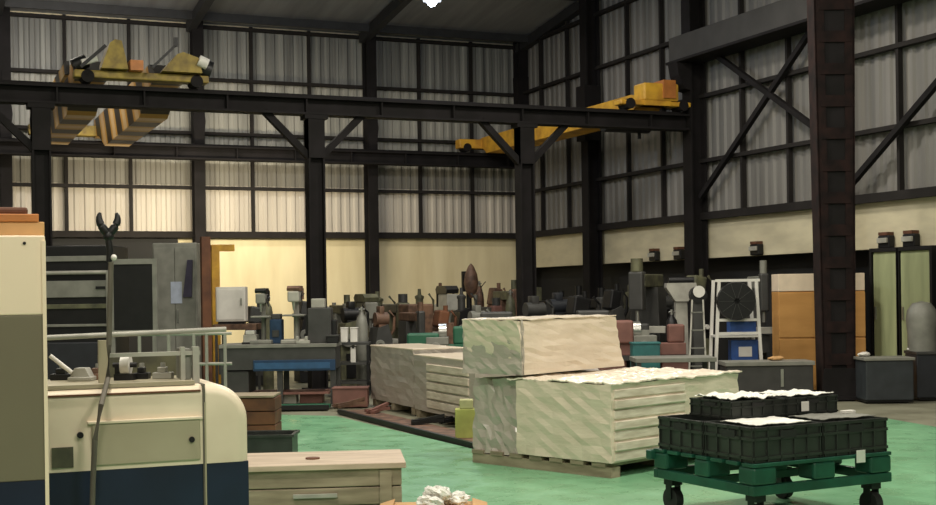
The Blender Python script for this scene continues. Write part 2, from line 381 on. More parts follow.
# ---------------------------------------------------------------- lamp
lp = P(432, 1, 22.5)
t = thing('high_bay_lamp', 'glowing high bay lamp hanging from the roof near the top edge', 'lamp', lp)
MB().lathe([(.05,.30),(.08,.26),(.15,.05),(.16,0),(.13,.01),(.05,.2)], n=24).build('reflector', 'girder_grey', t, True)
bm_ = mat('lamp_glow', (.85,.9,1), emit=30)
MB().sph((0,0,-.02), .085, (1,1,.9)).build('bulb', bm_, t, True)
MB().cyl((0,0,.28), (0,0,EAVE-lp.y*RS-lp.z), .012).build('cable', 'black', t)
# ---------------------------------------------------------------- foreground: left cabinet
d0 = 5.0
tc_ = F(47, d0)
def cam_thing(name, label, cat, px, d, group=None, py=340, z=0): return thing(name, label, cat, F(px, d, z, py), YAW, group)
t = thing('electrical_cabinet', 'tall cream, olive and dark blue cabinet filling the left edge in the foreground', 'cabinet', F(47, d0, 0, 380), YAW+.33)
Wd = .7; ctop = 1.845
MB().b2((-Wd,0,1.54),(0,.34,ctop), bev=.006).build('upper_panel', 'cab_cream', t, label='cream upper band')
MB().b2((-Wd,.0,.905),(0,.34,1.54), bev=.004).build('body', 'cab_olive', t, label='olive grey middle band')
MB().b2((-Wd,-.002,.08),(.0,.34,.905)).build('lower_panel', 'mc_blue', t, label='dark blue lower band')
MB().b2((-Wd+.03,.03,0),(-.03,.3,.08)).build('plinth', 'black', t)
MB().b2((-.012,-.006,.08),(.002,.002,ctop-.02)).build('edge_strip', 'cab_cream', t)
MB().cyl((-.075,-.006,1.815),(-.075,.004,1.815),.006).build('bolt', 'black', t, True)
t = thing('storage_box', 'tan box with orange lid lying on top of the tall cream cabinet', 'box', F(28, d0+.12, ctop, py=230), YAW+.33)
MB().b2((-.5,-.1,0),(.06,.25,.055), bev=.004).build('box_body', 'tan', t)
MB().b2((-.5,-.11,.055),(.04,.26,.085), bev=.004).build('lid', 'orange', t)
MB().b2((-.2,-.05,.085),(.0,.18,.115), bev=.01).build('folded_cover', 'wood_rust', t)
# ---------------------------------------------------------------- foreground: cream and blue machine
dm = 6.0
MZ = YAW+.38
t = thing('grinding_machine', 'cream machine with rounded end and dark blue base beside the tall cabinet', 'machine', F(249, dm, 0, 430), MZ)
L = 1.10; top = 1.20; spl = .84
def rprof(x0, x1, z0, z1, r, n=8):
    pts = [(x0, z0)]; pts += [(x1, z0)]
    for k in range(n+1):
        a = math.pi/2*k/n; pts.append((x1-r+r*math.cos(a), z1-r+r*math.sin(a)))
    pts.append((x0, z1)); return pts
mb = MB(); rings = []
for k in range(7):                                          # rounded front edge, then straight back
    q = math.pi/2*k/6; dl = .05*(1-math.sin(q)); yy = .05*(1-math.cos(q))
    rings.append([mb.bm.verts.new((x, yy, z)) for x, z in rprof(-L, -dl, spl, top-dl, .17-dl, 14)])
rings.append([mb.bm.verts.new((v.co.x, .55, v.co.z)) for v in rings[-1]])
n_ = len(rings[0])
for r0, r1 in zip(rings, rings[1:]):
    for i in range(n_): mb.bm.faces.new((r0[i], r1[i], r1[(i+1)%n_], r0[(i+1)%n_]))
mb.bm.faces.new(rings[0]); mb.bm.faces.new(rings[-1][::-1])
cov = mb.build('cover', 'mc_cream', t, True, label='cream rounded cover')
MB().b2((-L,.004,.06),(-.004,.54,spl)).build('base', 'mc_blue', t, label='dark blue base')
MB().b2((-L+.05,.04,0),(-.05,.5,.06)).build('plinth', 'black', t)
MB().prism([(-.212,.1),(-.2,.1),(-.2,top+.003),(-.212,top+.003)], -.004, .5).build('seam', 'hose', t)
MB().b2((-.205,-.006,.06),(-.198,.002,1.12)).build('edge_strip', 'mc_cream2', t)
p = MB().b2((-.70,-.012,.86),(-.225,.004,1.045), bev=.006).build('access_panel', 'mc_cream2', t, label='grey-green recessed access panel')
MB().b2((-.72,-.02,1.045),(-.215,.004,1.058), bev=.003).build('panel_lip', 'mc_cream', p)
MB().cyl((-.265,-.022,.955),(-.265,-.01,.955),.013).build('knob', 'black', p, True)
MB().cyl((-.75,-.018,1.0),(-.75,.003,1.0),.014).build('knob', 'black', t, True)
MB().b2((-.87,-.008,.86),(-.78,.006,.95)).build('vent_grille', 'olive_m', t)
MB().b2((-L,-.008,.965),(-.90,.004,1.15)).build('side_panel', 'mc_cream', t)
MB().b2((-L,-.006,top-.03),(-.22,.02,top-.022)).build('trim_line', 'wood_rust', t)
MB().b2((-L,.03,top),(-.24,.52,top+.018)).build('table_ledge', 'mc_cream2', t)
for x0, x1, z1 in ((-.655,-.615,1.41),(-.29,-.27,1.37),(-.235,-.205,1.37)):
    MB().b2((x0,.1,top),(x1,.14,z1)).build('guard_post', 'mc_cream2' if x0 < -.5 else 'grey_light', t)
MB().b2((-.62,.105,1.332),(-.2,.135,1.35)).build('guard_rail', 'grey_light', t)
MB().cyl((-.90,.2,1.425),(-.06,.2,1.445),.012).build('guard_rail', 'grey_light', t, True)
MB().b2((-.62,.48,1.22),(-.22,.50,1.33)).build('splash_plate', 'olive_m', t)
MB().b2((-.28,.12,1.22),(-.24,.3,1.36)).build('end_plate', 'grey', t)
pts = []
px_py = [(111,262),(110,300),(109,345),(108,378),(101,405),(95,440),(93,480),(92,520)]
off = t.matrix_world
def loc_of(px, py, d):
    p = P(px, py, d) - t.location; q = Matrix.Rotation(-MZ, 3, 'Z') @ p; return q
hp = [loc_of(a, b, 5.66 if b > 380 else 5.80) for a, b in px_py] + [loc_of(92, 700, 5.62)]
hp2 = []
for a, b in zip(hp, hp[1:]):
    hp2.append(a)
hp2.append(hp[-1])
MB().tube(hp2, .012).build('hose', 'hose', t, True)
# hook on the pole above
q0 = loc_of(109, 262, 5.8)
MB().tube([q0, loc_of(110,250,5.8), loc_of(108,236,5.8)], [.012,.016,.014]).build('hook_shank', 'black', t, True)
hk = MB()
for s in (-1, 1):
    pp = []
    for k in range(9):
        a = -math.pi/2 + s*math.pi*.78*k/8
        pp.append(q0 + Vector((0,0,.15)) + Vector((.03*math.cos(a)*1.0 if False else s*.040*abs(math.sin(math.pi*.66*k/8)), 0, -.03+.1*k/8*1.0)))
    hk.tube(pp, [.016,.019,.02,.019,.018,.016,.014,.011,.006])
hk.sph(q0+Vector((0,0,.115)), .024)
hk.build('hook', 'black', t, True, label='black double horned hook')
MB().sph(q0+Vector((.02,-.01,.02)), .014).build('shackle', 'white', t, True, label='white shackle')
# small things on the machine
def on_mc(px, d=6.05): 
    p = F(px, d, 0, 365); p.z = top+.018; return p
t = thing('machine_vise', 'off-white small vise with handle lying on the cream machine, next to the cabinet', 'vise', on_mc(81), YAW)
MB().b2((-.05,-.05,0),(.06,.05,.02), bev=.005).prism([(-.04,.02),(.05,.02),(.03,.06),(-.02,.06)], -.04,.04).build('jaw_body', 'grey_light', t)
MB().cyl((-.13,-.04,.12),(-.03,-.04,.04),.01).build('handle', 'white', t, True)
t = thing('abrasive_disc', 'white round abrasive disc on a spindle on the cream machine behind the guard post', 'tool', on_mc(126), YAW)
MB().cyl((-.02,0,.07),(.02,0,.07),.045, n=24).build('wheel', 'white', t, True)
MB().cyl((-.06,0,.07),(.05,0,.07),.012).b2((-.05,-.03,0),(.04,.03,.03)).b2((-.05,-.012,.03),(-.03,.012,.075)).build('spindle_stand', 'black', t)
for px, m, w, lb in ((142,'black',.035,'black clamp block on the cream machine right of the white wheel'), (163,'grey_light',.045,'pale steel block on the cream machine at the right of its guard'), (62,'black',.05,'black clamp block on the cream machine left of the small vise'), (98,'brown_m',.05,'brown rusty block on the cream machine left of the guard post')):
    t = thing('clamp_block', lb, 'block', on_mc(px, 6.12), YAW)
    MB().b2((-w,-.03,0),(w,.03,.03), bev=.004).b2((-w*.5,-.025,.03),(w*.4,.025,.055), bev=.004).build('block', m, t)
    MB().cyl((0,0,.055),(0,0,.075),.012,n=6).build('bolt', 'chrome', t)
# ---------------------------------------------------------------- wooden chest front left
A = P(403, 463, 8.9); A.z = 0
t = thing('wooden_chest', 'long weathered wooden crate with flat lid on the green floor beside the blue machine base', 'crate', A, YAW+.10)
hz = .44
Lx, Ly = 1.35, .72
for k in range(3): MB().b2((-Lx+.01,.012,.04+k*.125),(-.01,Ly-.012,.04+k*.125+.118), bev=.006).build('side_board', 'wood_grey', t)
MB().b2((-Lx-.02,-.02,hz-.03),(.02,Ly+.02,hz+.01), bev=.005).build('lid', 'wood_pale', t)
for x in (-.12,-Lx+.2): MB().b2((x-.04,-.004,0),(x+.04,.012,.40)).build('batten', 'wood_grey', t)
MB().cyl((-.62,.3,hz+.008),(-.62,.3,hz+.02),.05).build('lid_knot', 'wood_rust', t, True, label='dark round stain on the lid')
MB().b2((-.75,-.014,.22),(-.45,.0,.25), bev=.004).build('handle', 'grey_light', t)
for x in (-.1,-Lx+.1): MB().b2((x-.05,.02,0),(x+.05,Ly-.02,.04)).build('skid', 'wood_grey', t)
# brown box with crumpled packing
t = cam_thing('cardboard_box', 'low brown open box at the bottom edge holding white packing', 'box', 436, 8.3, py=500)
hb = .24
MB().b2((-.30,-.2,0),(.26,.2,hb), bev=.008).build('box_body', 'tan', t)
for s in (-1,1): MB().box((s*.30-.02,0,hb+.005),(.1,.38,.006),(0,.3*s,0)).build('flap', 'tan', t)
for k in range(9):
    a = k*2.4; r = .028*math.sqrt(k)*1.6
    o = MB(); o.sph((0,0,0), .06, (1,.8,.6), 10)
    for v in o.bm.verts: v.co *= 1+random.uniform(-.35,.35)
    pc = o.build('crumpled_packing', 'paper'); pc.location = t.location + Vector((.03+r*math.cos(a)*1.3, r*math.sin(a), hb+.04+.05*(k < 3)))
    pc.rotation_euler = (0,0,a)
    tag(pc, 'crumpled white packing piece heaped on the low brown box at the bottom edge', 'packing', 'white packing heaped on the brown box')
# ---------------------------------------------------------------- black bin and brown crate
t = cam_thing('plastic_bin', 'black rectangular bin on the floor beside the end of the cream machine', 'bin', 262, 12.6, py=440)
mb = MB().b2((-.30,-.2,.0),(.32,-.18,.27)).b2((-.30,.18,0),(.32,.2,.27)).b2((-.30,-.18,0),(-.28,.18,.27)).b2((.30,-.18,0),(.32,.18,.27)).b2((-.28,-.18,0),(.30,.18,.015)); mb.build('bin_body', 'crate', t)
MB().b2((-.32,-.22,.25),(.34,-.2,.275)).b2((-.32,.2,.25),(.34,.22,.275)).b2((-.32,-.2,.25),(-.30,.2,.275)).b2((.32,-.2,.25),(.34,.2,.275)).build('rim', 'crate', t)
t = cam_thing('wooden_crate', 'rust brown wooden crate behind the black bin, pale board on top', 'crate', 256, 14.6, py=410)
for k in range(3): MB().b2((-.35,-.25,.03+k*.15),(.25,.25,.17+k*.15), bev=.005).build('side_board', 'wood_rust', t)
MB().b2((-.37,-.27,.48),(.24,.27,.50)).build('top_board', 'wood_grey', t, label='pale grey top board')
for x in (-.25,.15): MB().b2((x-.04,-.24,0),(x+.04,.24,.03)).build('skid', 'wood_rust', t)
# ---------------------------------------------------------------- wrapped pallets
def crumple(x, y, a):
    return a*(math.sin(x*11+y*5)*.4+math.sin(x*23-y*17)*.3+math.sin(y*31+x*7)*.2+random.uniform(-.25,.25))
def wrap_box(mb, sx, sy, z0, z1, lean=(0,0), jag=.012, nx=14, nz=10, taper=0):
    """subdivided sagging box, corner at origin, +x and +y"""
    q = bmesh.ops.create_cube(mb.bm, size=1)['verts']
    bmesh.ops.subdivide_edges(mb.bm, edges=list({e for v in q for e in v.link_edges}), cuts=9, use_grid_fill=True)
    for v in mb.bm.verts:
        x, y, z = v.co.x+.5, v.co.y+.5, v.co.z+.5
        n = Vector((random.uniform(-1,1), random.uniform(-1,1), random.uniform(-1,1)))*jag
        k = 1 - taper*z
        X = (x-.5)*sx*k+sx/2 + lean[0]*z; Y = (y-.5)*sy*k+sy/2 + lean[1]*z
        v.co = Vector((X, Y, z0+(z1-z0)*z)) + (n if z > .01 else Vector((n.x,n.y,0)))
    return mb
base = W(1.2, 11.06)
e1 = -(RT*.70 - FW*.71).normalized(); ang = math.atan2(-e1.y, -e1.x)   # +x runs to the near corner
t = thing('wrapped_pallet', 'lower wide pallet of goods in clear film, carrying a second wrapped block', 'pallet load', base, ang)
SX, SY = 1.72, 1.92
# local frame: x from -SX..0 toward the near corner, y 0..SY behind
mb = MB(); wrap_box(mb, SX*.64, SY, .13, .80, jag=.008)
for v in mb.bm.verts: v.co.x -= SX*.64
mb.build('wrapped_stack', 'wrap', t, label='cream goods under clear stretch film')
mb = MB(); wrap_box(mb, SX*.35, SY*.9, .1, .79, jag=.02, taper=.05)
for v in mb.bm.verts: v.co.x -= SX; v.co.y += .04
mb.build('wrapped_stack', 'wrap_grey', t, label='greyish goods under loose film')
for k in range(7):
    z = .14+k*.09
    MB().b2((-.30,.04,z),(.012+.012*(k % 2),SY*.55,z+.075), bev=.008).build('board_stack', 'sheets', t, label='white boards showing at the end')
mb = MB(); q = bmesh.ops.create_grid(mb.bm, x_segments=60, y_segments=60, size=.5)['verts']
for v in q: v.co = Vector(((v.co.x-.5)*SX*.72+.02, (v.co.y+.5)*SY*1.02, .815+crumple(v.co.x*SX, v.co.y*SY, .016)))
bmesh.ops.solidify(mb.bm, geom=list(mb.bm.faces), thickness=.012)
mb.build('top_film', 'wrap_top', t, label='crumpled white film on top')
mb = MB()
for k in range(3): mb.b2((-SX+.02, .02+k*SY/2.2, 0),(-.02,.14+k*SY/2.2,.09))
mb.build('skid', 'wood_grey', t)
mb = MB()
for k in range(7): mb.b2((-SX+.02+k*.245,.01,.09),(-SX+.02+k*.245+.15,SY-.02,.125))
mb.build('deck_board', 'wood_grey', t)
# upper block
ub = W(.50, 11.82)
eu = (RT*.65 + FW*.76).normalized(); au = math.atan2(eu.y, eu.x)
t = thing('wrapped_pallet', 'upper film-wrapped block resting on the lower wide wrapped pallet', 'pallet load', (ub.x,ub.y,.846), au)
mb = MB(); wrap_box(mb, 1.62, .68, .0, .50, lean=(-.10,0), jag=.010, taper=.03); mb.build('wrapped_stack', 'wrap', t)
mb = MB(); q = bmesh.ops.create_grid(mb.bm, x_segments=60, y_segments=24, size=.5)['verts']
for v in q: v.co = Vector(((v.co.x+.5)*1.57-.07, (v.co.y+.5)*.68, .512+crumple(v.co.x*1.6, v.co.y*.7, .008)))
bmesh.ops.solidify(mb.bm, geom=list(mb.bm.faces), thickness=.01)
mb.build('top_film', 'wrap_top', t, label='white film edge on top')
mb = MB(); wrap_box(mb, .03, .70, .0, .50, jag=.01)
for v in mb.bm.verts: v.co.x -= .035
mb.build('shaded_side', 'wrap_grey', t, label='end film with its shade painted in as grey')  # shade of this end face is put into the grey film colour
# low wrapped load farther back
ek = (RT*.39 - FW*.92).normalized(); ak = math.atan2(ek.y, ek.x)
for (a_, d_), LL, hh, lb in (((-1.42,18.75), 1.75, .86, 'farther of two low grey wrapped loads in a row beyond the green aisle'), ((-.72,16.95), 2.0, .80, 'nearer of two low grey wrapped loads, its end behind the tall wrapped stack')):
    t = thing('wrapped_pallet', lb, 'pallet load', W(a_, d_), ak)
    mb = MB(); wrap_box(mb, LL, .75, .10, hh, jag=.010); mb.build('wrapped_stack', 'wrap_grey', t)
    if a_ > -1:
        for k in range(5): MB().b2((.5,-.025,.16+k*.115),(LL-.15,.04,.25+k*.115), bev=.008).build('board_stack', 'sheets', t)
    for k in range(3): MB().b2((.02+k*(LL-.16)/2,.02,0),(.14+k*(LL-.16)/2,.72,.1)).build('skid', 'wood_grey', t)
    MB().b2((-.005,-.005,hh-.01),(LL,.75,hh+.015), bev=.008).build('top_film', 'wrap', t)
# ---------------------------------------------------------------- trolley with crates
fr = W(1.85, 8.5); er = (RT*.88+FW*.47).normalized(); at = math.atan2(er.y, er.x)
t = thing('pallet_dolly', 'green pallet dolly on castors at the lower right, loaded with black crates', 'trolley', fr, at)
TX, TY = 1.24, 1.10
mb = MB()
mb.b2((0,0,.24),(TX,.05,.305), bev=.006).b2((0,TY-.05,.24),(TX,TY,.305), bev=.006).b2((0,.05,.24),(.05,TY-.05,.305), bev=.006).b2((TX-.05,.05,.24),(TX,TY-.05,.305), bev=.006)
mb.b2((.05,TY/2-.03,.25),(TX-.05,TY/2+.03,.30)); mb.build('frame', 'pallet_green', t)
for i in range(3):
    for j in range(3):
        MB().b2((.0+i*(TX-.2)/2,.0+j*(TY-.16)/2,.307),(.2+i*(TX-.2)/2,.16+j*(TY-.16)/2,.425), bev=.018).build('block', 'pallet_green', t)
mb = MB()
for j in range(7): mb.b2((0,j*(TY-.12)/6,.426),(TX,.12+j*(TY-.12)/6,.45), bev=.004)
mb.build('deck', 'pallet_green', t)
for x, y in ((.1,.1),(TX-.1,.1),(.1,TY-.1),(TX-.1,TY-.1)):
    c = MB().b2((x-.045,y-.05,.19),(x+.045,y+.05,.24)).b2((x-.045,y-.03,.09),(x-.035,y+.03,.19)).b2((x+.035,y-.03,.09),(x+.045,y+.03,.19)).build('castor', 'black', t)
    MB().cyl((x-.03,y,.085),(x+.03,y,.085),.085, n=24).build('wheel', 'rubber', c, True)
MB().b2((-.04,TY-.02,.37),(.03,TY+.04,.44), bev=.01).build('corner_lug', 'pallet_green', t)
TR = t
def make_crate(w, d, h):
    r = thing('plastic_crate', 'x', 'crate')
    mb = MB(); th = .012
    mb.b2((0,0,0),(w,th,h)).b2((0,d-th,0),(w,d,h)).b2((0,th,0),(th,d-th,h)).b2((w-th,th,0),(w,d-th,h)).b2((th,th,0),(w-th,d-th,th))
    mb.build('shell', 'crate', r)
    mb = MB(); o = .012
    for z in (h-.022, h*.62, .02):
        mb.b2((-o,-o,z),(w+o,0,z+.02)).b2((-o,d,z),(w+o,d+o,z+.02)).b2((-o,0,z),(0,d,z+.02)).b2((w,0,z),(w+o,d,z+.02))
    mb.build('rim', 'crate', r)
    mb = MB(); n = 5
    for k in range(n+1):
        x = k*w/n; mb.b2((max(0,x-.006),-o,.0),(min(w,x+.006),0,h)).b2((max(0,x-.006),d,.0),(min(w,x+.006),d+o,h))
    for k in range(5):
        y = k*d/4; mb.b2((-o,max(0,y-.006),0),(0,min(d,y+.006),h)).b2((w,max(0,y-.006),0),(w+o,min(d,y+.006),h))
    mb.build('rib', 'crate', r)
    mb = MB()
    mb.b2((w*.38,-.014,h*.66),(w*.62,-.001,h-.03)); mb.build('hand_grip', 'rubber', r)
    MB().b2((-.014,d*.36,h*.66),(-.001,d*.64,h-.03)).build('hand_grip', 'rubber', r)
    return r
Rt = Matrix.Rotation(at, 3, 'Z')
def T(x, y, z): return fr + Rt @ Vector((x, y, z))
cw, cdp, ch = .575, .49, .235
c0 = make_crate(cw, cdp, ch); c0['group'] = 'black crates on the green dolly'
spots = [((.03,.03,.452),'black crate at the near corner of the green dolly, lower layer'),
         ((.64,.03,.452),'black crate at the near right of the dolly with a white tag, lower layer'),
         ((.03,.56,.452),'black crate at the far left of the dolly, lower layer'),
         ((.64,.56,.452),'black crate at the far right of the dolly, lower layer'),
         ((.20,.46,.69),'top-layer black crate on the dolly, left of the pair, white goods inside'),
         ((.20+.50,.46,.69),'top-layer black crate on the dolly, right of the pair')]
for i, (p, lb) in enumerate(spots):
    if i == 0: c0.location = T(*p); c0.rotation_euler = (0,0,at); c0['label'] = lb
    else:
        r = dup(c0, T(*p), at, lb)
        if i > 3: r.scale = (.82,.9,.56)
def sheet(x0, y0, x1, y1, z, lb, name='film_sheet', m='paper', amp=.01, grp=None):
    mb = MB(); q = bmesh.ops.create_grid(mb.bm, x_segments=30, y_segments=24, size=.5)['verts']
    for v in q: v.co = Vector(((v.co.x)*(x1-x0), (v.co.y)*(y1-y0), .012+amp*.5+crumple(v.co.x, v.co.y, amp*.5)))
    bmesh.ops.solidify(mb.bm, geom=list(mb.bm.faces), thickness=.004)
    o = mb.build(name, m); o.location = T((x0+x1)/2, (y0+y1)/2, z); o.rotation_euler = (0,0,at); return tag(o, lb, 'sheet', grp)
sheet(.07,.05,.55,.42,.685,'crumpled white sheet over the near corner crate of the dolly')
sheet(.66,.08,1.18,.40,.685,'grey sheet lying over the near right crate of the dolly', m='grey')
sheet(.21,.47,.67,.88,.815,'crumpled white sheet on the left top crate of the dolly', amp=.03)
sheet(.72,.47,1.16,.86,.815,'white sheet lying on the right top crate of the dolly', amp=.02)
for p, sz, lb in ((T(.86,.444,.755),(.07,.004,.07),'small white tag hung on the front of the right top crate'), (T(.93,-.02,.44),(.08,.004,.085),'small white tag at the deck edge of the green dolly'), (T(1.13,.3,.712),(.1,.05,.02),'small white block on the right end crate of the dolly')):
    o = MB().box((0,0,0), sz, bev=.001).build('paper_tag', 'white'); o.location = p; o.rotation_euler = (0,0,at); tag(o, lb, 'tag')
# ---------------------------------------------------------------- machine kit
def drill_press(name, lb, px, d, h=1.7, m='grey', m2='black', rz=0, grp='workshop machines along the walls', s=1.0, drop=False):
    t = thing(name, lb, 'machine', F(px, d), rz, grp)
    MB().b2((-.2*s,-.3*s,0),(.2*s,.22*s,.06), bev=.015).build('base', m, t)
    MB().cyl((0,.1*s,.06),(0,.1*s,h*.8),.045*s).build('column', m2 if drop else m, t, True)
    if drop: MB().lathe([(.02,h*.68),(.09*s,h*.74),(.12*s,h*.82),(.10*s,h*.9),(.05*s,h*.97),(.01,h)], n=16).build('head', m, t, True)
    else:
        MB().b2((-.09*s,-.26*s,h*.70),(.09*s,.12*s,h*.88), bev=.02).build('head', m, t)
        MB().prism([(-.24*s,h*.885),(.16*s,h*.885),(.20*s,h*.93),(.14*s,h*.97),(-.18*s,h*.97),(-.26*s,h*.93)], -.1*s, .1*s, ax='x').build('belt_guard', m2, t)
    MB().cyl((.02*s,.24*s,h*.74),(.02*s,.24*s,h*.93),.085*s).build('motor', m2, t, True)
    MB().cyl((0,-.18*s,h*.56),(0,-.18*s,h*.71),.018*s, .035*s).build('spindle', 'chrome', t, True)
    MB().b2((-.17*s,-.34*s,h*.46),(.17*s,.04*s,h*.49), bev=.008).cyl((0,.1*s,h*.44),(0,.1*s,h*.5),.07*s).build('table', 'grey', t)
    mb = MB()
    for k in range(3): a = k*2.09+.4; mb.cyl((.11*s,-.15*s,h*.78),(.14*s,-.15*s+.14*s*math.cos(a),h*.78+.14*s*math.sin(a)),.009)
    mb.build('feed_handle', 'black', t)
    return t
def mill(lb, px, d, h=1.8, m='grey', m2='olive_m', rz=0, w=.5, grp='workshop machines along the walls'):
    t = thing('milling_machine', lb, 'machine', F(px, d), rz, grp); k = w/.5
    MB().b2((-.3*k,-.45,0),(.3*k,.4,.12), bev=.02).build('base', m, t)
    MB().prism([(-.2*k,.12),(.2*k,.12),(.15*k,h*.78),(-.15*k,h*.78)], -.02, .36).build('column', m, t)
    MB().b2((-.11*k,-.45,h*.78),(.11*k,.42,h*.88), bev=.02).build('ram', m2, t)
    hd = MB().b2((-.1*k,-.55,h*.60),(.1*k,-.36,h*.9), bev=.03).build('head', m, t)
    MB().cyl((0,-.46,h*.9),(0,-.46,h),.08*k).build('motor', m2, hd, True)
    MB().cyl((0,-.46,h*.52),(0,-.46,h*.6),.03).build('spindle', 'chrome', t, True)
    MB().b2((-.14*k,-.42,h*.28),(.14*k,-.02,h*.42), bev=.01).build('knee', m, t)
    tb = MB().b2((-.5*k,-.5,h*.43),(.5*k,-.22,h*.48), bev=.005).build('table', 'grey_light', t)
    for s in (-1,1): MB().cyl((s*.5*k,-.36,h*.455),(s*.56*k,-.36,h*.455),.07).build('handwheel', 'chrome', tb, True)
    return t
def lathe_m(lb, px, d, L=2.0, m='green_m', rz=0, h=1.25, grp='workshop machines along the walls'):
    t = thing('lathe', lb, 'machine', F(px, d), rz, grp)
    for s in (-1, 1): MB().b2((s*L*.36-.2,-.22,0),(s*L*.36+.2,.22,.6), bev=.015).build('pedestal', m, t)
    MB().b2((-L/2,-.27,.55),(L/2,.27,.62)).build('chip_tray', 'grey_dark', t)
    MB().b2((-L/2+.1,-.13,.62),(L/2,.13,.8), bev=.01).build('bed', m, t)
    MB().b2((-L/2,-.2,.8),(-L/2+.5,.22,h), bev=.03).build('headstock', m, t)
    MB().cyl((-L/2+.5,0,1.0),(-L/2+.62,0,1.0),.13).build('chuck', 'chrome', t, True)
    MB().b2((L*.3,-.1,.8),(L*.3+.25,.1,1.08), bev=.03).build('tailstock', m, t)
    cg = MB().b2((-.15,-.22,.8),(.2,.16,.92), bev=.01).b2((-.05,-.1,.92),(.1,.05,1.0)).build('carriage', 'grey', t)
    MB().cyl((.0,-.25,.75),(0,-.22,.75),.09).build('handwheel', 'chrome', cg, True)
    return t
def cab(name, lb, cat, px, d, w, h, dp, m, rz=0, z0=0, grp=None, doors=1, top=None, hm='chrome'):
    t = thing(name, lb, cat, F(px, d, z0), rz, grp)
    MB().b2((-w/2,0,.04),(w/2,dp,h), bev=.008).build('body', m, t)
    MB().b2((-w/2+.03,.03,0),(w/2-.03,dp-.03,.04)).build('plinth', 'black', t)
    for k in range(doors):
        x0 = -w/2+.015+k*(w-.02)/doors; x1 = x0+(w-.03)/doors-.008
        dr = MB().b2((x0,-.014,.07),(x1,.0,h-.04), bev=.003).build('door', m, t)
        MB().b2((x1-.05,-.035,h*.5),(x1-.03,-.014,h*.5+.12)).build('handle', hm, dr)
    if top: MB().b2((-w/2-.01,-.01,h),(w/2+.01,dp+.01,h+.02)).build('top_plate', top, t)
    return t
# ---------------------------------------------------------------- left background
t = thing('machining_centre', 'big dark grey machine with pale horizontal bars, left of the black glazed panel', 'machine', F(78, 19.5, 0, 300), YAW)
w = .50
MB().b2((-w-.5,0,0),(w,1.0,2.40), bev=.02).build('body', 'black', t)
for z0, z1, m in ((2.16,2.24,'grey'),(1.62,1.87,'grey'),(1.45,1.52,'olive_m'),(1.18,1.22,'grey')):
    MB().b2((-w-.5,-.03,z0),(w,0,z1), bev=.006).build('band_panel', m, t)
MB().cyl((-w-.4,-.06,1.99),(w-.03,-.06,1.99),.03).cyl((w-.03,-.06,1.99),(w-.03,-.06,1.2),.03).build('handrail', 'grey_light', t, True)
MB().b2((-w-.45,-.04,.2),(w-.1,0,.95), bev=.02).build('lower_door', 'slate_d', t)
MB().b2((w-.22,-.05,1.74),(w-.08,-.03,1.78)).build('handle', 'black', t)
t = thing('glazed_guard', 'black glazed panel in a pale grey frame right of the hook', 'panel', F(133, 19.3, 0, 300), YAW)
mb = MB(); mb.b2((-.34,0,1.05),(-.29,.06,2.18)).b2((.29,0,1.05),(.36,.06,2.18)).b2((-.29,0,2.1),(.29,.06,2.18)).b2((-.29,0,1.05),(.29,.06,1.12)); mb.build('frame', 'grey', t)
MB().b2((-.29,.02,1.12),(.29,.05,2.1)).build('pane', 'black', t)
MB().b2((-.34,0,0),(-.28,.06,1.05)).b2((.28,0,0),(.34,.06,1.05)).build('leg', 'grey', t)
t = thing('sheet_metal_cabinet', 'tall scuffed grey-green metal cabinet left of the brown post', 'cabinet', F(175, 21.0, 0, 300), YAW)
MB().b2((-.36,0,.05),(.36,.6,2.48), bev=.02).build('body', 'grey', t)
MB().b2((-.33,-.02,.2),(.0,0,2.40), bev=.004).build('door', 'grey', t); d_ = MB().b2((.01,-.02,.2),(.33,0,2.40), bev=.004).build('door', 'grey', t)
MB().b2((.04,-.05,1.2),(.06,-.02,1.4)).build('handle', 'chrome', d_)
MB().b2((-.06,-.03,1.5),(.12,-.021,1.85)).build('reflection_patch', mat('pale_blue_reflection',(.45,.5,.62),.3), t, label='pale bluish painted reflection')  # bluish reflection on the cabinet door, painted as a thin pale patch
MB().prism([(.14,1.6),(.28,1.6),(.30,2.2),(.22,2.2)], -.06, -.02).build('hanging_coat', mat('dark_violet',(.05,.045,.08),.8), t, label='dark coat')
MB().b2((-.3,.05,0),(.3,.55,.05)).build('plinth', 'black', t)
t = thing('steel_post', 'slim dark brown post left of the yellow post', 'post', F(206, 20.6, 0, 300), 0)
MB().b2((-.07,-.07,0),(.07,.07,2.55)).build('shaft', 'wood_rust', t); MB().b2((-.14,-.14,0),(.14,.14,.03)).build('base_plate', 'steel', t)
t = thing('jib_post', 'yellow painted post with a short arm beside the brown post', 'post', F(215.5, 23.5, 0, 300), 0)
MB().b2((-.07,-.07,0),(.07,.07,2.5)).build('shaft', 'yellow', t); MB().b2((-.07,-.05,2.42),(.35,.05,2.54)).build('arm', 'yellow', t); MB().b2((-.14,-.14,0),(.14,.14,.03)).build('base_plate', 'steel', t)
cab('control_cabinet', 'pale white control cabinet right of the yellow post', 'cabinet', 231, 21.8, .5, .62, .25, 'white', YAW, 1.14)
t = thing('work_stand', 'brown cluttered stand under the pale white control cabinet', 'stand', F(231, 21.6), YAW)
MB().b2((-.30,0,1.04),(.42,.7,1.135)).build('stand_top', 'brown_m', t)
for x in (-.27,.34):
    for y in (.02,.62): MB().b2((x,y,0),(x+.04,y+.04,1.04)).build('leg', 'grey_dark', t)
MB().b2((-.22,.05,.3),(.3,.6,.8)).build('drawer_box', 'grey_dark', t)
t = thing('pipe_rack', 'pale grey tube railing behind the cream machine, left of the bench', 'rail', F(198, 15.5, 0, 335), YAW)
for x in (-.35, -.05, .1, .32): MB().cyl((x,0,0),(x,0,1.16),.02).build('upright', 'grey_light', t, True)
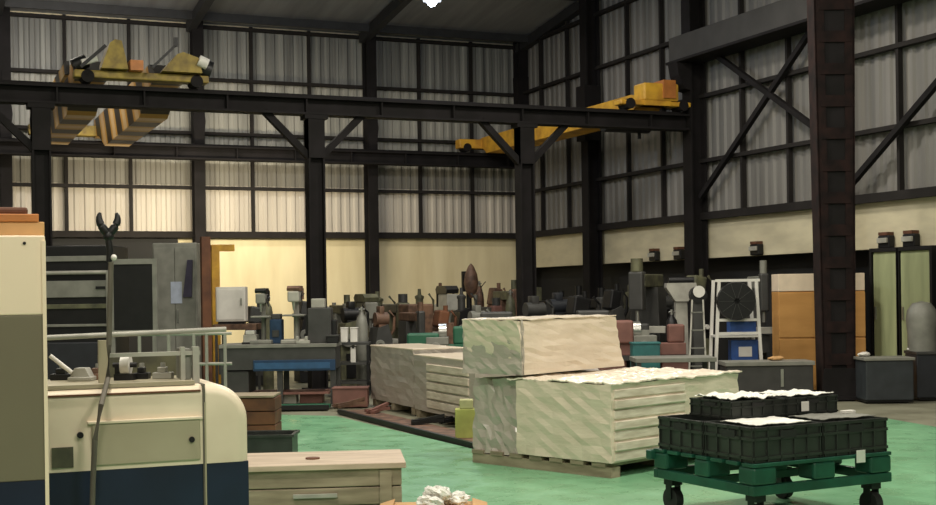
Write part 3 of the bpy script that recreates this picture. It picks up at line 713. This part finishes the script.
MB().cyl((-.7,0,1.16),(.4,0,1.16),.018).cyl((-.7,0,.8),(.4,0,.8),.018).build('rail', 'grey_light', t, True)
MB().cyl((-.7,0,0),(-.7,0,1.16),.02).build('upright', 'grey_light', t, True)
# workbench
t = cam_thing('workbench', 'long workbench with blue drawers and grey top behind the brown crate', 'workbench', 278, 19.0, py=370)
w = .86
MB().b2((-w,0,.84),(w,.8,.89), bev=.004).build('bench_top', 'grey', t)
MB().b2((-w+.02,.02,.52),(w-.02,.76,.835)).build('apron', 'grey_dark', t)
MB().b2((-w+.5,-.01,.50),(w-.02,.02,.66), bev=.004).build('drawer', 'blue_b' if False else 'blue_d', t)
MB().b2((-w+.52,-.02,.53),(w-.1,-.01,.62)).build('drawer_front', mat('mid_blue',(.03,.10,.22),.45), t)
for x in (-w+.02, -.02, w-.1):
    for y in (.03,.7): MB().b2((x,y,0),(x+.08,y+.06,.52)).build('leg', 'grey_dark', t)
MB().b2((-w+.04,.05,.06),(-w+.42,.7,.50), bev=.01).build('pedestal', 'grey_dark', t)
MB().b2((-w+.1,.06,.15),(w-.12,.7,.18)).build('shelf', 'pink_m', t)
def small(name, lb, cat, px, d, z, parts, rz=YAW, grp=None, py=340):
    t = thing(name, lb, cat, F(px, d, z, py), rz, grp)
    for nm, m, lo, hi in parts: MB().b2(lo, hi, bev=min(.012, min(b-a for a, b in zip(lo, hi))*.2)).build(nm, m, t)
    return t
for px, m, w_, h_, lb in ((262,'pink_m',.15,.30,'faded pink box on the floor under the workbench, left one'),(288,'grey_light',.14,.34,'pale grey box on the floor under the middle of the workbench'),(312,'pink_m',.17,.32,'faded pink box on the floor under the right half of the workbench')):
    small('storage_bin', lb, 'bin', px, 19.35, .0, [('bin_body',m,(-w_,-.12,0),(w_,.15,h_*.42)),('rim',m,(-w_-.01,-.13,h_*.42),(w_+.01,.16,h_*.46))], py=395)
small('steel_plate', 'dark green steel plate lying on the green floor in front of the workbench', 'plate', 311, 18.3, 0, [('plate','green_m',(-.55,-.15,0),(.25,.3,.05)),('rim','black',(-.57,-.17,.0),(.27,-.151,.07))], py=405)
benchz = .89
t = drill_press('bench_drill', 'grey bench drill with dark motor on the workbench, left side', 263, 19.35, .85, 'grey', 'black', YAW, s=.8); t.location.z = benchz
small('bearing_block', 'pale grey housing at the left end of the workbench', 'part', 251, 19.3, benchz, [('housing','grey_light',(-.1,-.1,0),(.1,.1,.14)),('cap','white',(-.07,-.08,.14),(.07,.08,.2)),('flange','black',(-.12,-.12,0),(.12,.12,.03))])
small('bench_motor', 'blue-grey motor block on the workbench between drill and green-grey press', 'motor', 277, 19.4, benchz, [('housing','blue_d',(-.09,-.12,0),(.09,.12,.36)),('cap','grey_dark',(-.07,-.1,.36),(.07,.1,.44)),('terminal_box','grey_dark',(-.05,-.14,.1),(.05,-.12,.2))])
t = drill_press('bench_press', 'pale grey-green bench press standing on the workbench left of the column', 296, 19.4, .88, 'grey_light', 'brown_m', YAW, s=.95); t.location.z = benchz
t = small('gear_box', 'dark upright gear housing with pale cap on the workbench in front of the braced column', 'machine', 319, 19.4, benchz, [('housing','grey_dark',(-.15,-.14,0),(.2,.16,.52)),('shoulder','black',(-.19,-.1,.0),(-.15,.12,.42)),('shoulder','black',(.2,-.1,.0),(.27,.12,.34)),('cap','grey_light',(-.1,-.1,.52),(.1,.1,.66))])
small('tool_tray', 'low dark tray of tools at the right end of the workbench', 'tray', 333, 19.2, benchz, [('tray','black',(-.09,-.1,0),(.09,.1,.1)),('rim','grey_dark',(-.10,-.11,.1),(.10,.11,.12))])
small('vise_block', 'small light steel vise at the front of the workbench', 'vise', 303, 19.08, benchz, [('body','grey_light',(-.1,-.06,0),(.1,.06,.05)),('jaw','grey_light',(-.1,-.05,.05),(-.06,.05,.11)),('jaw','grey_light',(.03,-.05,.05),(.07,.05,.11))])
# centre clutter
small('parts_box', 'left one of two small white boxes stacked beside the workbench end', 'box', 345, 20.5, .85, [('box_body','white',(-.06,-.1,0),(.05,.1,.22)),('lid','white',(-.065,-.105,.22),(.055,.105,.235))])
small('parts_box', 'right one of two small white boxes beside the workbench end', 'box', 354, 20.5, .85, [('box_body','white',(-.05,-.1,0),(.06,.1,.22)),('lid','white',(-.055,-.105,.22),(.065,.105,.235))])
t = thing('tool_trolley', 'dark tool trolley under the two small white boxes', 'trolley', F(351, 20.4), YAW)
for z in (.2,.5,.81): MB().b2((-.28,0,z),(.28,.5,z+.035)).build('shelf', 'grey_dark', t)
for x in (-.28,.24):
    for y in (0,.46): MB().b2((x,y,.06),(x+.04,y+.04,.81)).build('post', 'black', t)
for x in (-.25,.25): MB().cyl((x,.04,.05),(x,.08,.05),.05).build('castor', 'rubber', t, True)
small('notice_card', 'small white card standing on the dark tool trolley shelf', 'card', 353, 20.45, .535, [('card','white',(-.04,-.01,0),(.04,.0,.24)),('clip','grey_dark',(-.02,-.014,.22),(.02,-.01,.26))])
drill_press('pillar_drill', 'pale grey pillar drill left of the low wrapped pallet, dark column behind', 366, 23.4, 1.66, 'grey', 'olive_m', 0, s=1.35)
mill('light grey milling machine just right of the mid-hall braced column', 340, 24.5, 1.6, 'grey', 'olive_m', 0, .36)
mill('olive grey milling machine behind the low wrapped pallet', 395, 24.6, 1.6, 'olive_m', 'grey_dark', 0, .55)
mill('dark milling machine with brown head behind the low wrapped pallet', 411, 22.0, 1.46, 'grey_dark', 'brown_m', 0, .3)
lathe_m('rust brown lathe behind the green lathe bed', 428, 22.9, .95, 'brown_m', .1, 1.42)
drill_press('pillar_drill', 'pale pillar drill with dark motor right of the brown lathe', 447, 25.6, 1.8, 'grey_light', 'black', 0, s=1.3)
lathe_m('green lathe bed directly behind the low wrapped pallet', 436, 20.4, .9, 'green_m', YAW, .98)
t = drill_press('pillar_drill', 'tall brown pillar drill against the cream wall, left of the corner column', 472, 26.5, 2.2, 'brown_m', 'black', 0, s=1.25, drop=True)
mill('faded red milling machine left of the corner column', 487, 25.5, 1.5, 'pink_m', 'grey_dark', 0, .5)
mill('brown milling machine directly left of the corner column base', 505, 26.5, 1.85, 'brown_m', 'olive_m', 0, .34)
lathe_m('dark lathe behind the upper wrapped block, left half', 519, 20.4, 1.2, 'grey_dark', YAW, 1.3)
cab('tool_cupboard', 'grey-green tool cupboard behind the wrapped block near the corner', 'cabinet', 534, 27.3, .4, 1.7, .4, 'olive_m', 0)
for i, (px, d, h, m) in enumerate(((551,26,1.62,'grey_dark'),(568,24.9,1.7,'grey_dark'),(590,23.8,1.66,'grey_dark'))):
    mill(['dark milling machine right of the corner column','middle dark milling machine before the dark wall opening','dark milling machine left of the first right-wall column'][i], px, d, h, m, 'black', 0, .40)
lathe_m('dark lathe behind the upper wrapped block, right half', 612, 20.5, 1.1, 'grey_dark', YAW, 1.3)
mill('large olive and black milling machine right of the upper wrapped block', 648, 21.5, 2.12, 'grey_dark', 'olive_m', -.9, .62)
lathe_m('faded red lathe at the foot of the olive and black milling machine', 642, 19.8, 1.3, 'pink_m', YAW, 1.15)
small('waste_bin', 'teal plastic bin by the red lathe, right of the wrapped block', 'bin', 645, 18.9, 0, [('bin_body','teal',(-.2,-.15,0),(.2,.15,.82)),('rim','teal',(-.21,-.16,.82),(.21,.16,.85))], py=350)

def turret(name, lb, px, d, h, m, m2, w=.4, rz=0):
    """machine with a body, sloping shoulder, side arm, pipe and a handwheel"""
    t = thing(name, lb, 'machine', F(px, d), rz, 'workshop machines along the walls')
    MB().prism([(-w/2,0),(w/2,0),(w*.46,h*.62),(w*.25,h*.78),(-w*.3,h*.74),(-w*.5,h*.5)], -.2, .2).build('body', m, t)
    k = int(px) % 3
    if k == 0: MB().lathe([(w*.2,h*.68),(w*.2,h*.88),(w*.24,h*.88),(w*.24,h*.91),(w*.1,h*.93),(w*.08,h)], n=14).build('motor', m2, t, True)
    elif k == 1: MB().box((-w*.05,0,h*.84),(w*.62,.3,h*.2),(0,.18,0),bev=.03).cyl((w*.1,-.1,h*.88),(w*.1,-.1,h),.04).build('motor_housing', m2, t)
    else: MB().cyl((-w*.32,-.05,h*.84),(w*.36,-.05,h*.84),h*.08).b2((-w*.12,-.12,h*.9),(w*.14,.06,h*.99),bev=.01).b2((-w*.2,-.15,h*.6),(w*.2,.15,h*.78)).build('motor', m2, t, True)
    MB().tube([(w*.3,-.1,h*.6),(w*.6,-.15,h*.72),(w*.62,-.15,h*.86),(w*.4,-.12,h*.94)], .025).build('pipe', m2, t, True)
    MB().lathe([(w*.24,-.02),(w*.26,0),(w*.24,.02),(w*.2,0)], (-w*.25,-.24,h*.55), 18, 'y').cyl((-w*.25,-.26,h*.55),(-w*.25,-.19,h*.55),.03).build('handwheel', 'grey', t, True)
    MB().b2((-w*.3,-.215,h*.12),(w*.25,-.2,h*.4)).build('access_cover', m2, t)
    MB().cyl((w*.1,-.2,h*.5),(w*.1,-.27,h*.5),.04).build('dial', 'white', t, True)
    return t
def cylinder_bottle(lb, px, d, h, m, r=.11):
    t = thing('gas_cylinder', lb, 'gas cylinder', F(px, d), 0)
    MB().lathe([(r*.9,0),(r,.03),(r,h*.78),(r*.8,h*.87),(r*.35,h*.92),(r*.3,h*.94)], n=16).build('bottle', m, t, True)
    MB().cyl((0,0,h*.94),(0,0,h),.025).cyl((-.05,0,h*.97),(.05,0,h*.97),.015).build('valve', 'chrome', t, True)
    return t
for args in (
 ('transfer_pump','black pump machine with curved pipe just left of the workbench column',307,24.2,1.58,'black','grey_dark',.4),
 ('transfer_pump','light grey pump between the mid-hall column and the white boxes',331,25.5,1.45,'grey_light','grey',.42),
 ('compressor','dark olive compressor right behind the two small white boxes',350,22.3,1.5,'olive_m','black',.45),
 ('compressor','black compressor behind the pale grey pillar drill',378,25.8,1.66,'black','olive_m',.5),
 ('coolant_unit','brown coolant unit between the olive mill and its dark neighbour',380,21.3,1.42,'grey_dark','brown_m',.32),
 ('coolant_unit','dark coolant unit above the left end of the green lathe',420,26.8,1.7,'grey_dark','olive_m',.4),
 ('turret_machine','rusty orange turret machine above the green lathe',442,21.5,1.4,'brown_m','wood_rust',.30),
 ('turret_machine','tan and grey turret machine just left of the pale pillar drill',441,27.2,1.82,'grey_light','brown_m',.4),
 ('turret_machine','black turret machine under the tall brown pillar drill',462,24.0,1.7,'black','grey_dark',.36),
 ('coolant_unit','grey coolant unit above the left end of the upper wrapped block',476,22.6,1.4,'grey_dark','grey',.4),
 ('coolant_unit','reddish coolant unit left of the corner column, above the wrapped block',496,27.2,1.8,'pink_m','brown_m',.34),
 ('compressor','black compressor just right of the corner column base',533,22.0,1.55,'black','grey_dark',.5),
 ('compressor','black compressor above the middle of the upper wrapped block',557,22.4,1.6,'black','slate_d',.5),
 ('compressor','black compressor above the right end of the upper wrapped block',580,21.9,1.6,'slate_d','black',.5),
 ('turret_machine','dark turret machine right of the first right-wall column',613,22.4,1.72,'grey_dark','black',.32),
 ('turret_machine','olive topped turret machine left of the large olive and black mill',632,22.6,1.72,'grey_dark','olive_m',.36),
 ('turret_machine','black turret machine between the T-shaped machine and the large mill',662,23.4,1.65,'black','grey_dark',.36),
 ('turret_machine','black turret machine behind the pedestal grinder with the white disc',697,22.0,1.95,'black','olive_m',.4),
 ('turret_machine','dark turret machine under the pale white control cabinet, right of it',256,23.4,1.5,'black','grey_dark',.4),
):
    turret(*args)
cylinder_bottle('slim dark green gas cylinder behind the bench drill', 268, 21.4, 1.62, 'olive_m', .09)
cylinder_bottle('slim grey gas cylinder right of the olive compressor', 362, 21.2, 1.4, 'grey', .1)
cylinder_bottle('brown gas cylinder right of the tall brown pillar drill', 480, 27.6, 1.85, 'brown_m', .1)
cylinder_bottle('olive gas cylinder left of the tall corner column', 511, 25.0, 1.65, 'olive_m', .1)
cylinder_bottle('black gas cylinder left of the pale T-shaped machine', 672, 20.0, 1.3, 'black', .1)
# T shaped press
t = thing('arbor_press', 'pale grey T-shaped machine column left of the white fan stand', 'machine', F(681, 20.5, 0, 320), YAW)
MB().prism([(-.11,.1),(.11,.1),(.09,1.45),(-.09,1.45)], -.08, .1).build('column', 'grey_light', t)
MB().prism([(-.10,1.42),(.10,1.42),(.24,1.64),(.23,1.71),(-.23,1.71),(-.24,1.64)], -.12, .14).build('head', 'grey_light', t)
MB().b2((-.17,-.2,0),(.17,.25,.1), bev=.01).build('base', 'grey', t)
MB().cyl((-.2,-.06,1.75),(.2,-.06,1.75),.05).build('ram_bar', 'black', t, True)
t = thing('bench_grinder', 'black pedestal grinder with a white disc right of the pale T-shaped machine', 'grinder', F(698, 19.9, 0, 300), YAW)
MB().cyl((0,-.08,1.52),(0,.1,1.52),.13).build('wheel_guard', 'black', t, True); MB().cyl((0,-.11,1.57),(0,-.08,1.57),.09, n=20).build('wheel', 'white', t, True, label='white disc')
MB().b2((-.08,-.05,.04),(.08,.12,1.42)).build('pedestal', 'grey_dark', t); MB().b2((-.11,-.1,0),(.11,.15,.04)).build('base', 'black', t)
t = thing('step_ladder', 'thin pale stepladder leaning left of the white fan stand', 'ladder', F(700, 18.8, 0, 320), YAW)
for s in (-1,1): MB().bar((s*.14-.05,0,0),(s*.08+.03,.35,1.45),.022,.02).build('rail', 'grey_light', t)
for k in range(5): z = .22+k*.26; MB().b2((-.15+.02*k*.9,.35*z/1.45-.03,z),(.10-.0*k,.35*z/1.45+.02,z+.015)).build('rung', 'grey', t)
# fan stand
t = cam_thing('fan_stand', 'white steel stand carrying a round black fan, blue boxes below', 'stand', 738, 19.4, py=320)
w = .33
for x in (-w, w-.05):
    MB().bar((x+.025-(.06 if x < 0 else -.06),0,0),(x+.025+(.03 if x < 0 else -.03),0,1.74),.045,.045).build('post', 'white', t)
    MB().bar((x+.025-(.06 if x < 0 else -.06),.45,0),(x+.025+(.03 if x < 0 else -.03),.45,1.74),.045,.045).build('post', 'white', t)
for z in (.92,1.12,1.71): MB().b2((-w,-.02,z),(w,.02,z+.04)).build('crossbar', 'white', t)
for z in (.88,): MB().b2((-w,.0,z),(w,.47,z+.03)).build('shelf', 'white', t)
MB().b2((-w-.05,0,.3),(w+.05,.47,.33)).build('shelf', 'white', t)
t = cam_thing('industrial_fan', 'round black fan mounted in the white steel stand', 'fan', 736, 19.35, py=302)
zc = 1.42
mb = MB(); mb.lathe([(.22,-.06),(.28,-.06),(.29,0),(.28,.1),(.25,.1),(.22,.0)], (0,.0,zc), 28, 'y'); mb.build('shroud', 'black', t, True)
mb = MB()
for k in range(10):
    a = k*math.pi/5; mb.bar((.04*math.cos(a),-.07,zc+.04*math.sin(a)),(.27*math.cos(a),-.07,zc+.27*math.sin(a)),.006,.006)
mb.build('grille', 'grey_dark', t)
mb = MB()
for k in range(5):
    a = k*2*math.pi/5; mb.box((.13*math.cos(a),.03,zc+.13*math.sin(a)),(.18,.012,.1),(0.5,-a,0))
mb.build('blade', 'grey_dark', t); MB().cyl((0,-.06,zc),(0,.1,zc),.05).build('hub', 'black', t, True)
MB().b2((-.02,.06,1.14),(.02,.1,1.19)).build('mount', 'white', t)
small('parts_box', 'blue box on the shelf under the round black fan', 'box', 742, 19.7, .91, [('box_body','blue_b',(-.2,-.1,0),(.2,.15,.2)),('lid','blue_d',(-.21,-.11,.2),(.21,.16,.23))], py=345)
small('parts_box', 'larger blue box with white band, lowest in the white fan stand', 'box', 744, 19.7, .33, [('box_body','blue_b',(-.21,-.1,0),(.2,.15,.5)),('band','white',(-.1,-.11,.25),(.1,-.1,.4))], py=360)
mill('dark milling machine right of the fan stand with pale head', 758, 21.2, 2.05, 'grey_dark', 'grey', YAW, .36)
# orange wooden cabinet
t = cam_thing('wooden_cabinet', 'orange plywood cabinet with white top band behind the broad brown column', 'cabinet', 822, 19.9, py=320)
MB().b2((-.66,0,.04),(.66,.45,1.55), bev=.006).build('body', 'wood_brown', t)
MB().b2((-.66,-.01,1.555),(.66,.45,1.82), bev=.006).build('top_panel', 'ivory', t, label='white top band')
for x0, x1 in ((-.66,-.01),(.01,.66)):
    dd = MB().b2((x0,-.018,.85),(x1,-.002,1.53), bev=.004).build('door', 'wood_brown', t)
    MB().b2((x1-.08 if x0 < 0 else x0+.06,-.04,1.1),(x1-.06 if x0 < 0 else x0+.08,-.018,1.2)).build('handle', 'black', dd)
MB().b2((-.66,-.018,.1),(.66,-.002,.82), bev=.004).build('drawer', 'wood_brown', t)
MB().b2((-.64,.03,0),(.64,.42,.04)).build('plinth', 'black', t)
# pale green wall doors at right
for y, hw, lb in ((-13.5,.27,'pale green tall locker at the right wall, next to the dark wall column'),(-14.16,.32,'pale green tall locker at the right edge behind the grey hooded motor')):
    t = thing('tall_locker', lb, 'cabinet', (-.14,y,0), 0, 'pale green lockers at the right wall')
    MB().b2((-.12,-hw,.05),(.1,hw,2.14), bev=.01).build('body', 'door_green', t)
    mb = MB()
    mb.b2((-.16,-hw-.05,0),(.12,-hw-.002,2.2)).b2((-.16,hw+.002,0),(.12,hw+.05,2.2)).b2((-.16,-hw,2.142),(.12,hw,2.2)); mb.build('frame', 'black', t)
    MB().b2((-.14,-hw+.02,.1),(-.12,hw-.02,2.1), bev=.003).build('door', 'door_green', t)
    MB().b2((-.17,hw-.08,1.1),(-.14,hw-.06,1.3)).build('handle', 'chrome', t)
t = thing('covered_machine', 'grey hooded motor with rounded top on the bed before the pale green lockers', 'machine', F(922, 18.55, .68, 330), YAW)
MB().lathe([(.20,.0),(.20,.25),(.22,.45),(.2,.58),(.13,.68),(.01,.71)], (0,0,0), 20).build('hood', 'grey', t, True)
MB().cyl((.15,-.05,.42),(.30,-.1,.38),.035).build('arm', 'grey_light', t, True)
# alarm lamps on the wall edge
al = thing('wall_lamp', 'x', 'lamp')
MB().b2((-.12,-.13,-.08),(.0,.13,.12), bev=.02).build('housing', 'black', al)
MB().b2((-.16,-.11,.0),(-.12,.11,.08), bev=.01).build('lens', 'grey_light', al)
MB().b2((-.13,-.1,.12),(.0,.1,.17)).build('cap', 'wood_rust', al)
al['group'] = 'small wall lamps above the openings'
for i, (y, lb) in enumerate(((-6.45,'small dark wall lamp above the olive and black milling machine'),(-7.38,'small dark wall lamp above the pale T-shaped machine'),(-9.95,'small dark wall lamp above and right of the round fan'),(-13.33,'left of two small dark lamps above the pale green lockers'),(-13.88,'right of two small dark lamps above the pale green lockers'))):
    if i == 0: al.location = (-.03,y,2.28); al['label'] = lb
    else: dup(al, (-.03,y,2.28), 0, lb)
# low dark beds right
t = cam_thing('machine_bed', 'long low dark steel bed with grey top left of the broad brown column', 'machine bed', 777, 18.55, py=375)
MB().b2((-.72,0,.05),(.52,.5,.50), bev=.01).build('body', 'grey_dark', t); MB().b2((-.74,-.03,.50),(.54,.52,.56), bev=.006).build('top_plate', 'grey', t); MB().b2((-.7,.03,0),(.5,.47,.05)).build('plinth', 'black', t)
MB().b2((.05,-.02,.2),(.09,0,.45)).build('handle', 'chrome', t)
t = cam_thing('machine_bed', 'dark slate box-like bed right of the broad brown column', 'machine bed', 890, 18.0, py=380)
MB().b2((-.33,0,.03),(.33,.5,.58), bev=.012).build('body', mat('slate',(.035,.042,.048),.45), t); MB().b2((-.35,-.02,.58),(.35,.52,.62), bev=.006).build('top_plate', 'grey', t); MB().b2((-.33,.03,0),(.33,.57,.03)).build('plinth', 'black', t)
t = cam_thing('machine_bed', 'dark steel bed at the right edge beside the slate box-like bed', 'machine bed', 947, 18.3, py=380)
MB().b2((-.42,0,.03),(.3,.5,.64), bev=.012).build('body', 'slate_d', t); MB().b2((-.43,-.02,.64),(.32,.52,.68), bev=.006).build('top_plate', 'grey_dark', t); MB().b2((-.38,.03,0),(.28,.47,.03)).build('plinth', 'black', t)
for px, d, z, m, w_, lb in ((864,18.4,.62,'white',.09,'small white packet on the slate bed beside the brown column'),(915,18.6,.68,'white',.12,'white crumpled cloth on the bed before the pale green lockers'),(776,18.8,.56,'tan',.12,'small tan packet on the low dark bed left of the brown column'),(928,18.6,.68,'white',.1,'white cloth at the right edge on the dark bed')):
    o = MB().sph((0,0,.03), .06, (w_/.05,1,.55), 10)
    for v in o.bm.verts: v.co += Vector((random.uniform(-.01,.01),)*3)*.8; v.co.z = max(v.co.z, 0)
    o = o.build('packet', m, None, True); o.location = F(px, d, z, 355); tag(o, lb, 'packet')
t = cam_thing('steel_bed', 'low grey steel table right of the upper wrapped block', 'table', 680, 17.6, py=362)
MB().b2((-.6,0,.62),(.5,.7,.68), bev=.005).build('table_top', 'grey', t)
for x in (-.58,.42):
    for y in (.02,.62): MB().b2((x,y,0),(x+.06,y+.06,.62)).build('leg', 'grey_dark', t)
MB().b2((-.55,.04,.25),(.45,.66,.29)).build('shelf', 'grey_dark', t)
# kerb between aisle and machine floor, scrap on it
k0, k1 = G(337,413), G(500,455); dv = (k1-k0).normalized(); nv = Vector((-dv.y, dv.x, 0))
mb = MB(); mb.bar(k0+nv*.25+Vector((0,0,.0)), k1+nv*.25+Vector((0,0,.0)), .36, .06)
o = mb.build('floor_kerb', 'brown_m'); tag(o, 'low brown-grey kerb plate along the edge of the green aisle', 'kerb')
mb = MB(); mb.bar(k0+nv*.03+Vector((0,0,.02)), k1+nv*.03+Vector((0,0,.02)), .05, .06)
tag(mb.build('floor_angle', 'black'), 'thin black angle strip edging the green aisle', 'strip')
for i, (px, py, w_, m, lb) in enumerate(((430,427,.22,'black','left black scrap bar bundle by the low wrapped pallet'),(455,425,.2,'black','right black scrap bar bundle by the low wrapped pallet'),(352,409,.25,'brown_m','brown scrap piece left of the low wrapped pallet'),(379,415,.2,'pink_m','reddish scrap piece at the foot of the low wrapped pallet'))):
    g = G(px, py); t = thing('scrap_metal', lb, 'scrap', (g.x,g.y,.03), YAW+.3*i)
    for k in range(4): MB().bar((-w_,k*.04-.06,.02+.02*(k % 2)),(w_*.8,-k*.03+.05,.05+.03*(k % 3)),.05,.04).build('bar', m, t)
g = G(349,400)
small('storage_bin', 'faded red crate on the floor right of the workbench', 'bin', 350, 18.6, 0, [('bin_body','pink_m',(-.24,-.12,0),(.26,.2,.26)),('rim','pink_m',(-.25,-.13,.26),(.27,.21,.28))], py=395)
small('rag_bundle', 'small yellow-green rag bundle between the wrapped pallets', 'rag', 466, 14.2, 0, [('rag',mat('lime_rag',(.42,.45,.12),.7),(-.12,-.1,0),(.1,.1,.34)),('rag_top',mat('lime_rag_pale',(.5,.5,.25),.7),(-.07,-.08,.34),(.08,.08,.44))], py=410)
# ---------------------------------------------------------------- light
def area(name, loc, size, power, col, rot=(0,0,0), sy=None):
    l = bpy.data.lights.new(name, 'AREA'); l.energy = power; l.color = col; l.size = size
    if sy: l.shape = 'RECTANGLE'; l.size_y = sy
    o = bpy.data.objects.new(name, l); C.objects.link(o); o.location = loc; o.rotation_euler = rot; return o
def aim(o, tgt):
    o.rotation_euler = (Vector(tgt)-Vector(o.location)).to_track_quat('-Z','Y').to_euler(); return o
warm = (1,.93,.80)
for i, (x, y, pw) in enumerate(((-14,-24,330),(-8,-22,330),(-3.5,-22,200),(-14,-14,260),(-8,-14,330),(-4.2,-13,230),(-12.5,-5,110),(-7,-5,110),(-3,-5,30))):
    area('roof_light', (x,y,7.6), .8, pw, warm)
aim(area('front_fill', (-15,-30.3,5.5), 2.5, 260, warm), (-9,-16,.8))  # fill light added behind the camera to lift the dark foreground
aim(area('front_fill', (-9,-30.0,6.5), 2, 300, warm), (-14,-24,.8))  # second added fill, aimed at the left foreground
aim(area('wall_wash', (-11.5,-4.2,6.9), 4, 110, (1,.95,.86), sy=.6), (-11.5,0,4.5))
aim(area('wall_wash_low', (-8.5,-3.2,3.6), 5, 190, (1,.86,.60), sy=.5), (-8.5,0,2.0))
aim(area('right_wash', (-6,-17,7.2), 2, 90, (1,.93,.82)), (0,-15,4.0))
pl = bpy.data.lights.new('bay_lamp_light', 'POINT'); pl.energy = 160; pl.color = (.72,.82,1); pl.shadow_soft_size = .2
po = bpy.data.objects.new('bay_lamp_light', pl); C.objects.link(po); po.location = lp - Vector((0,0,.3))
wd = bpy.data.worlds.new('world'); bpy.context.scene.world = wd; wd.use_nodes = True
wd.node_tree.nodes['Background'].inputs[0].default_value = (.5,.55,.6,1); wd.node_tree.nodes['Background'].inputs[1].default_value = .03
sc = bpy.context.scene
sc.view_settings.view_transform = 'Standard'; sc.view_settings.exposure = 0.0; sc.view_settings.gamma = 1.0
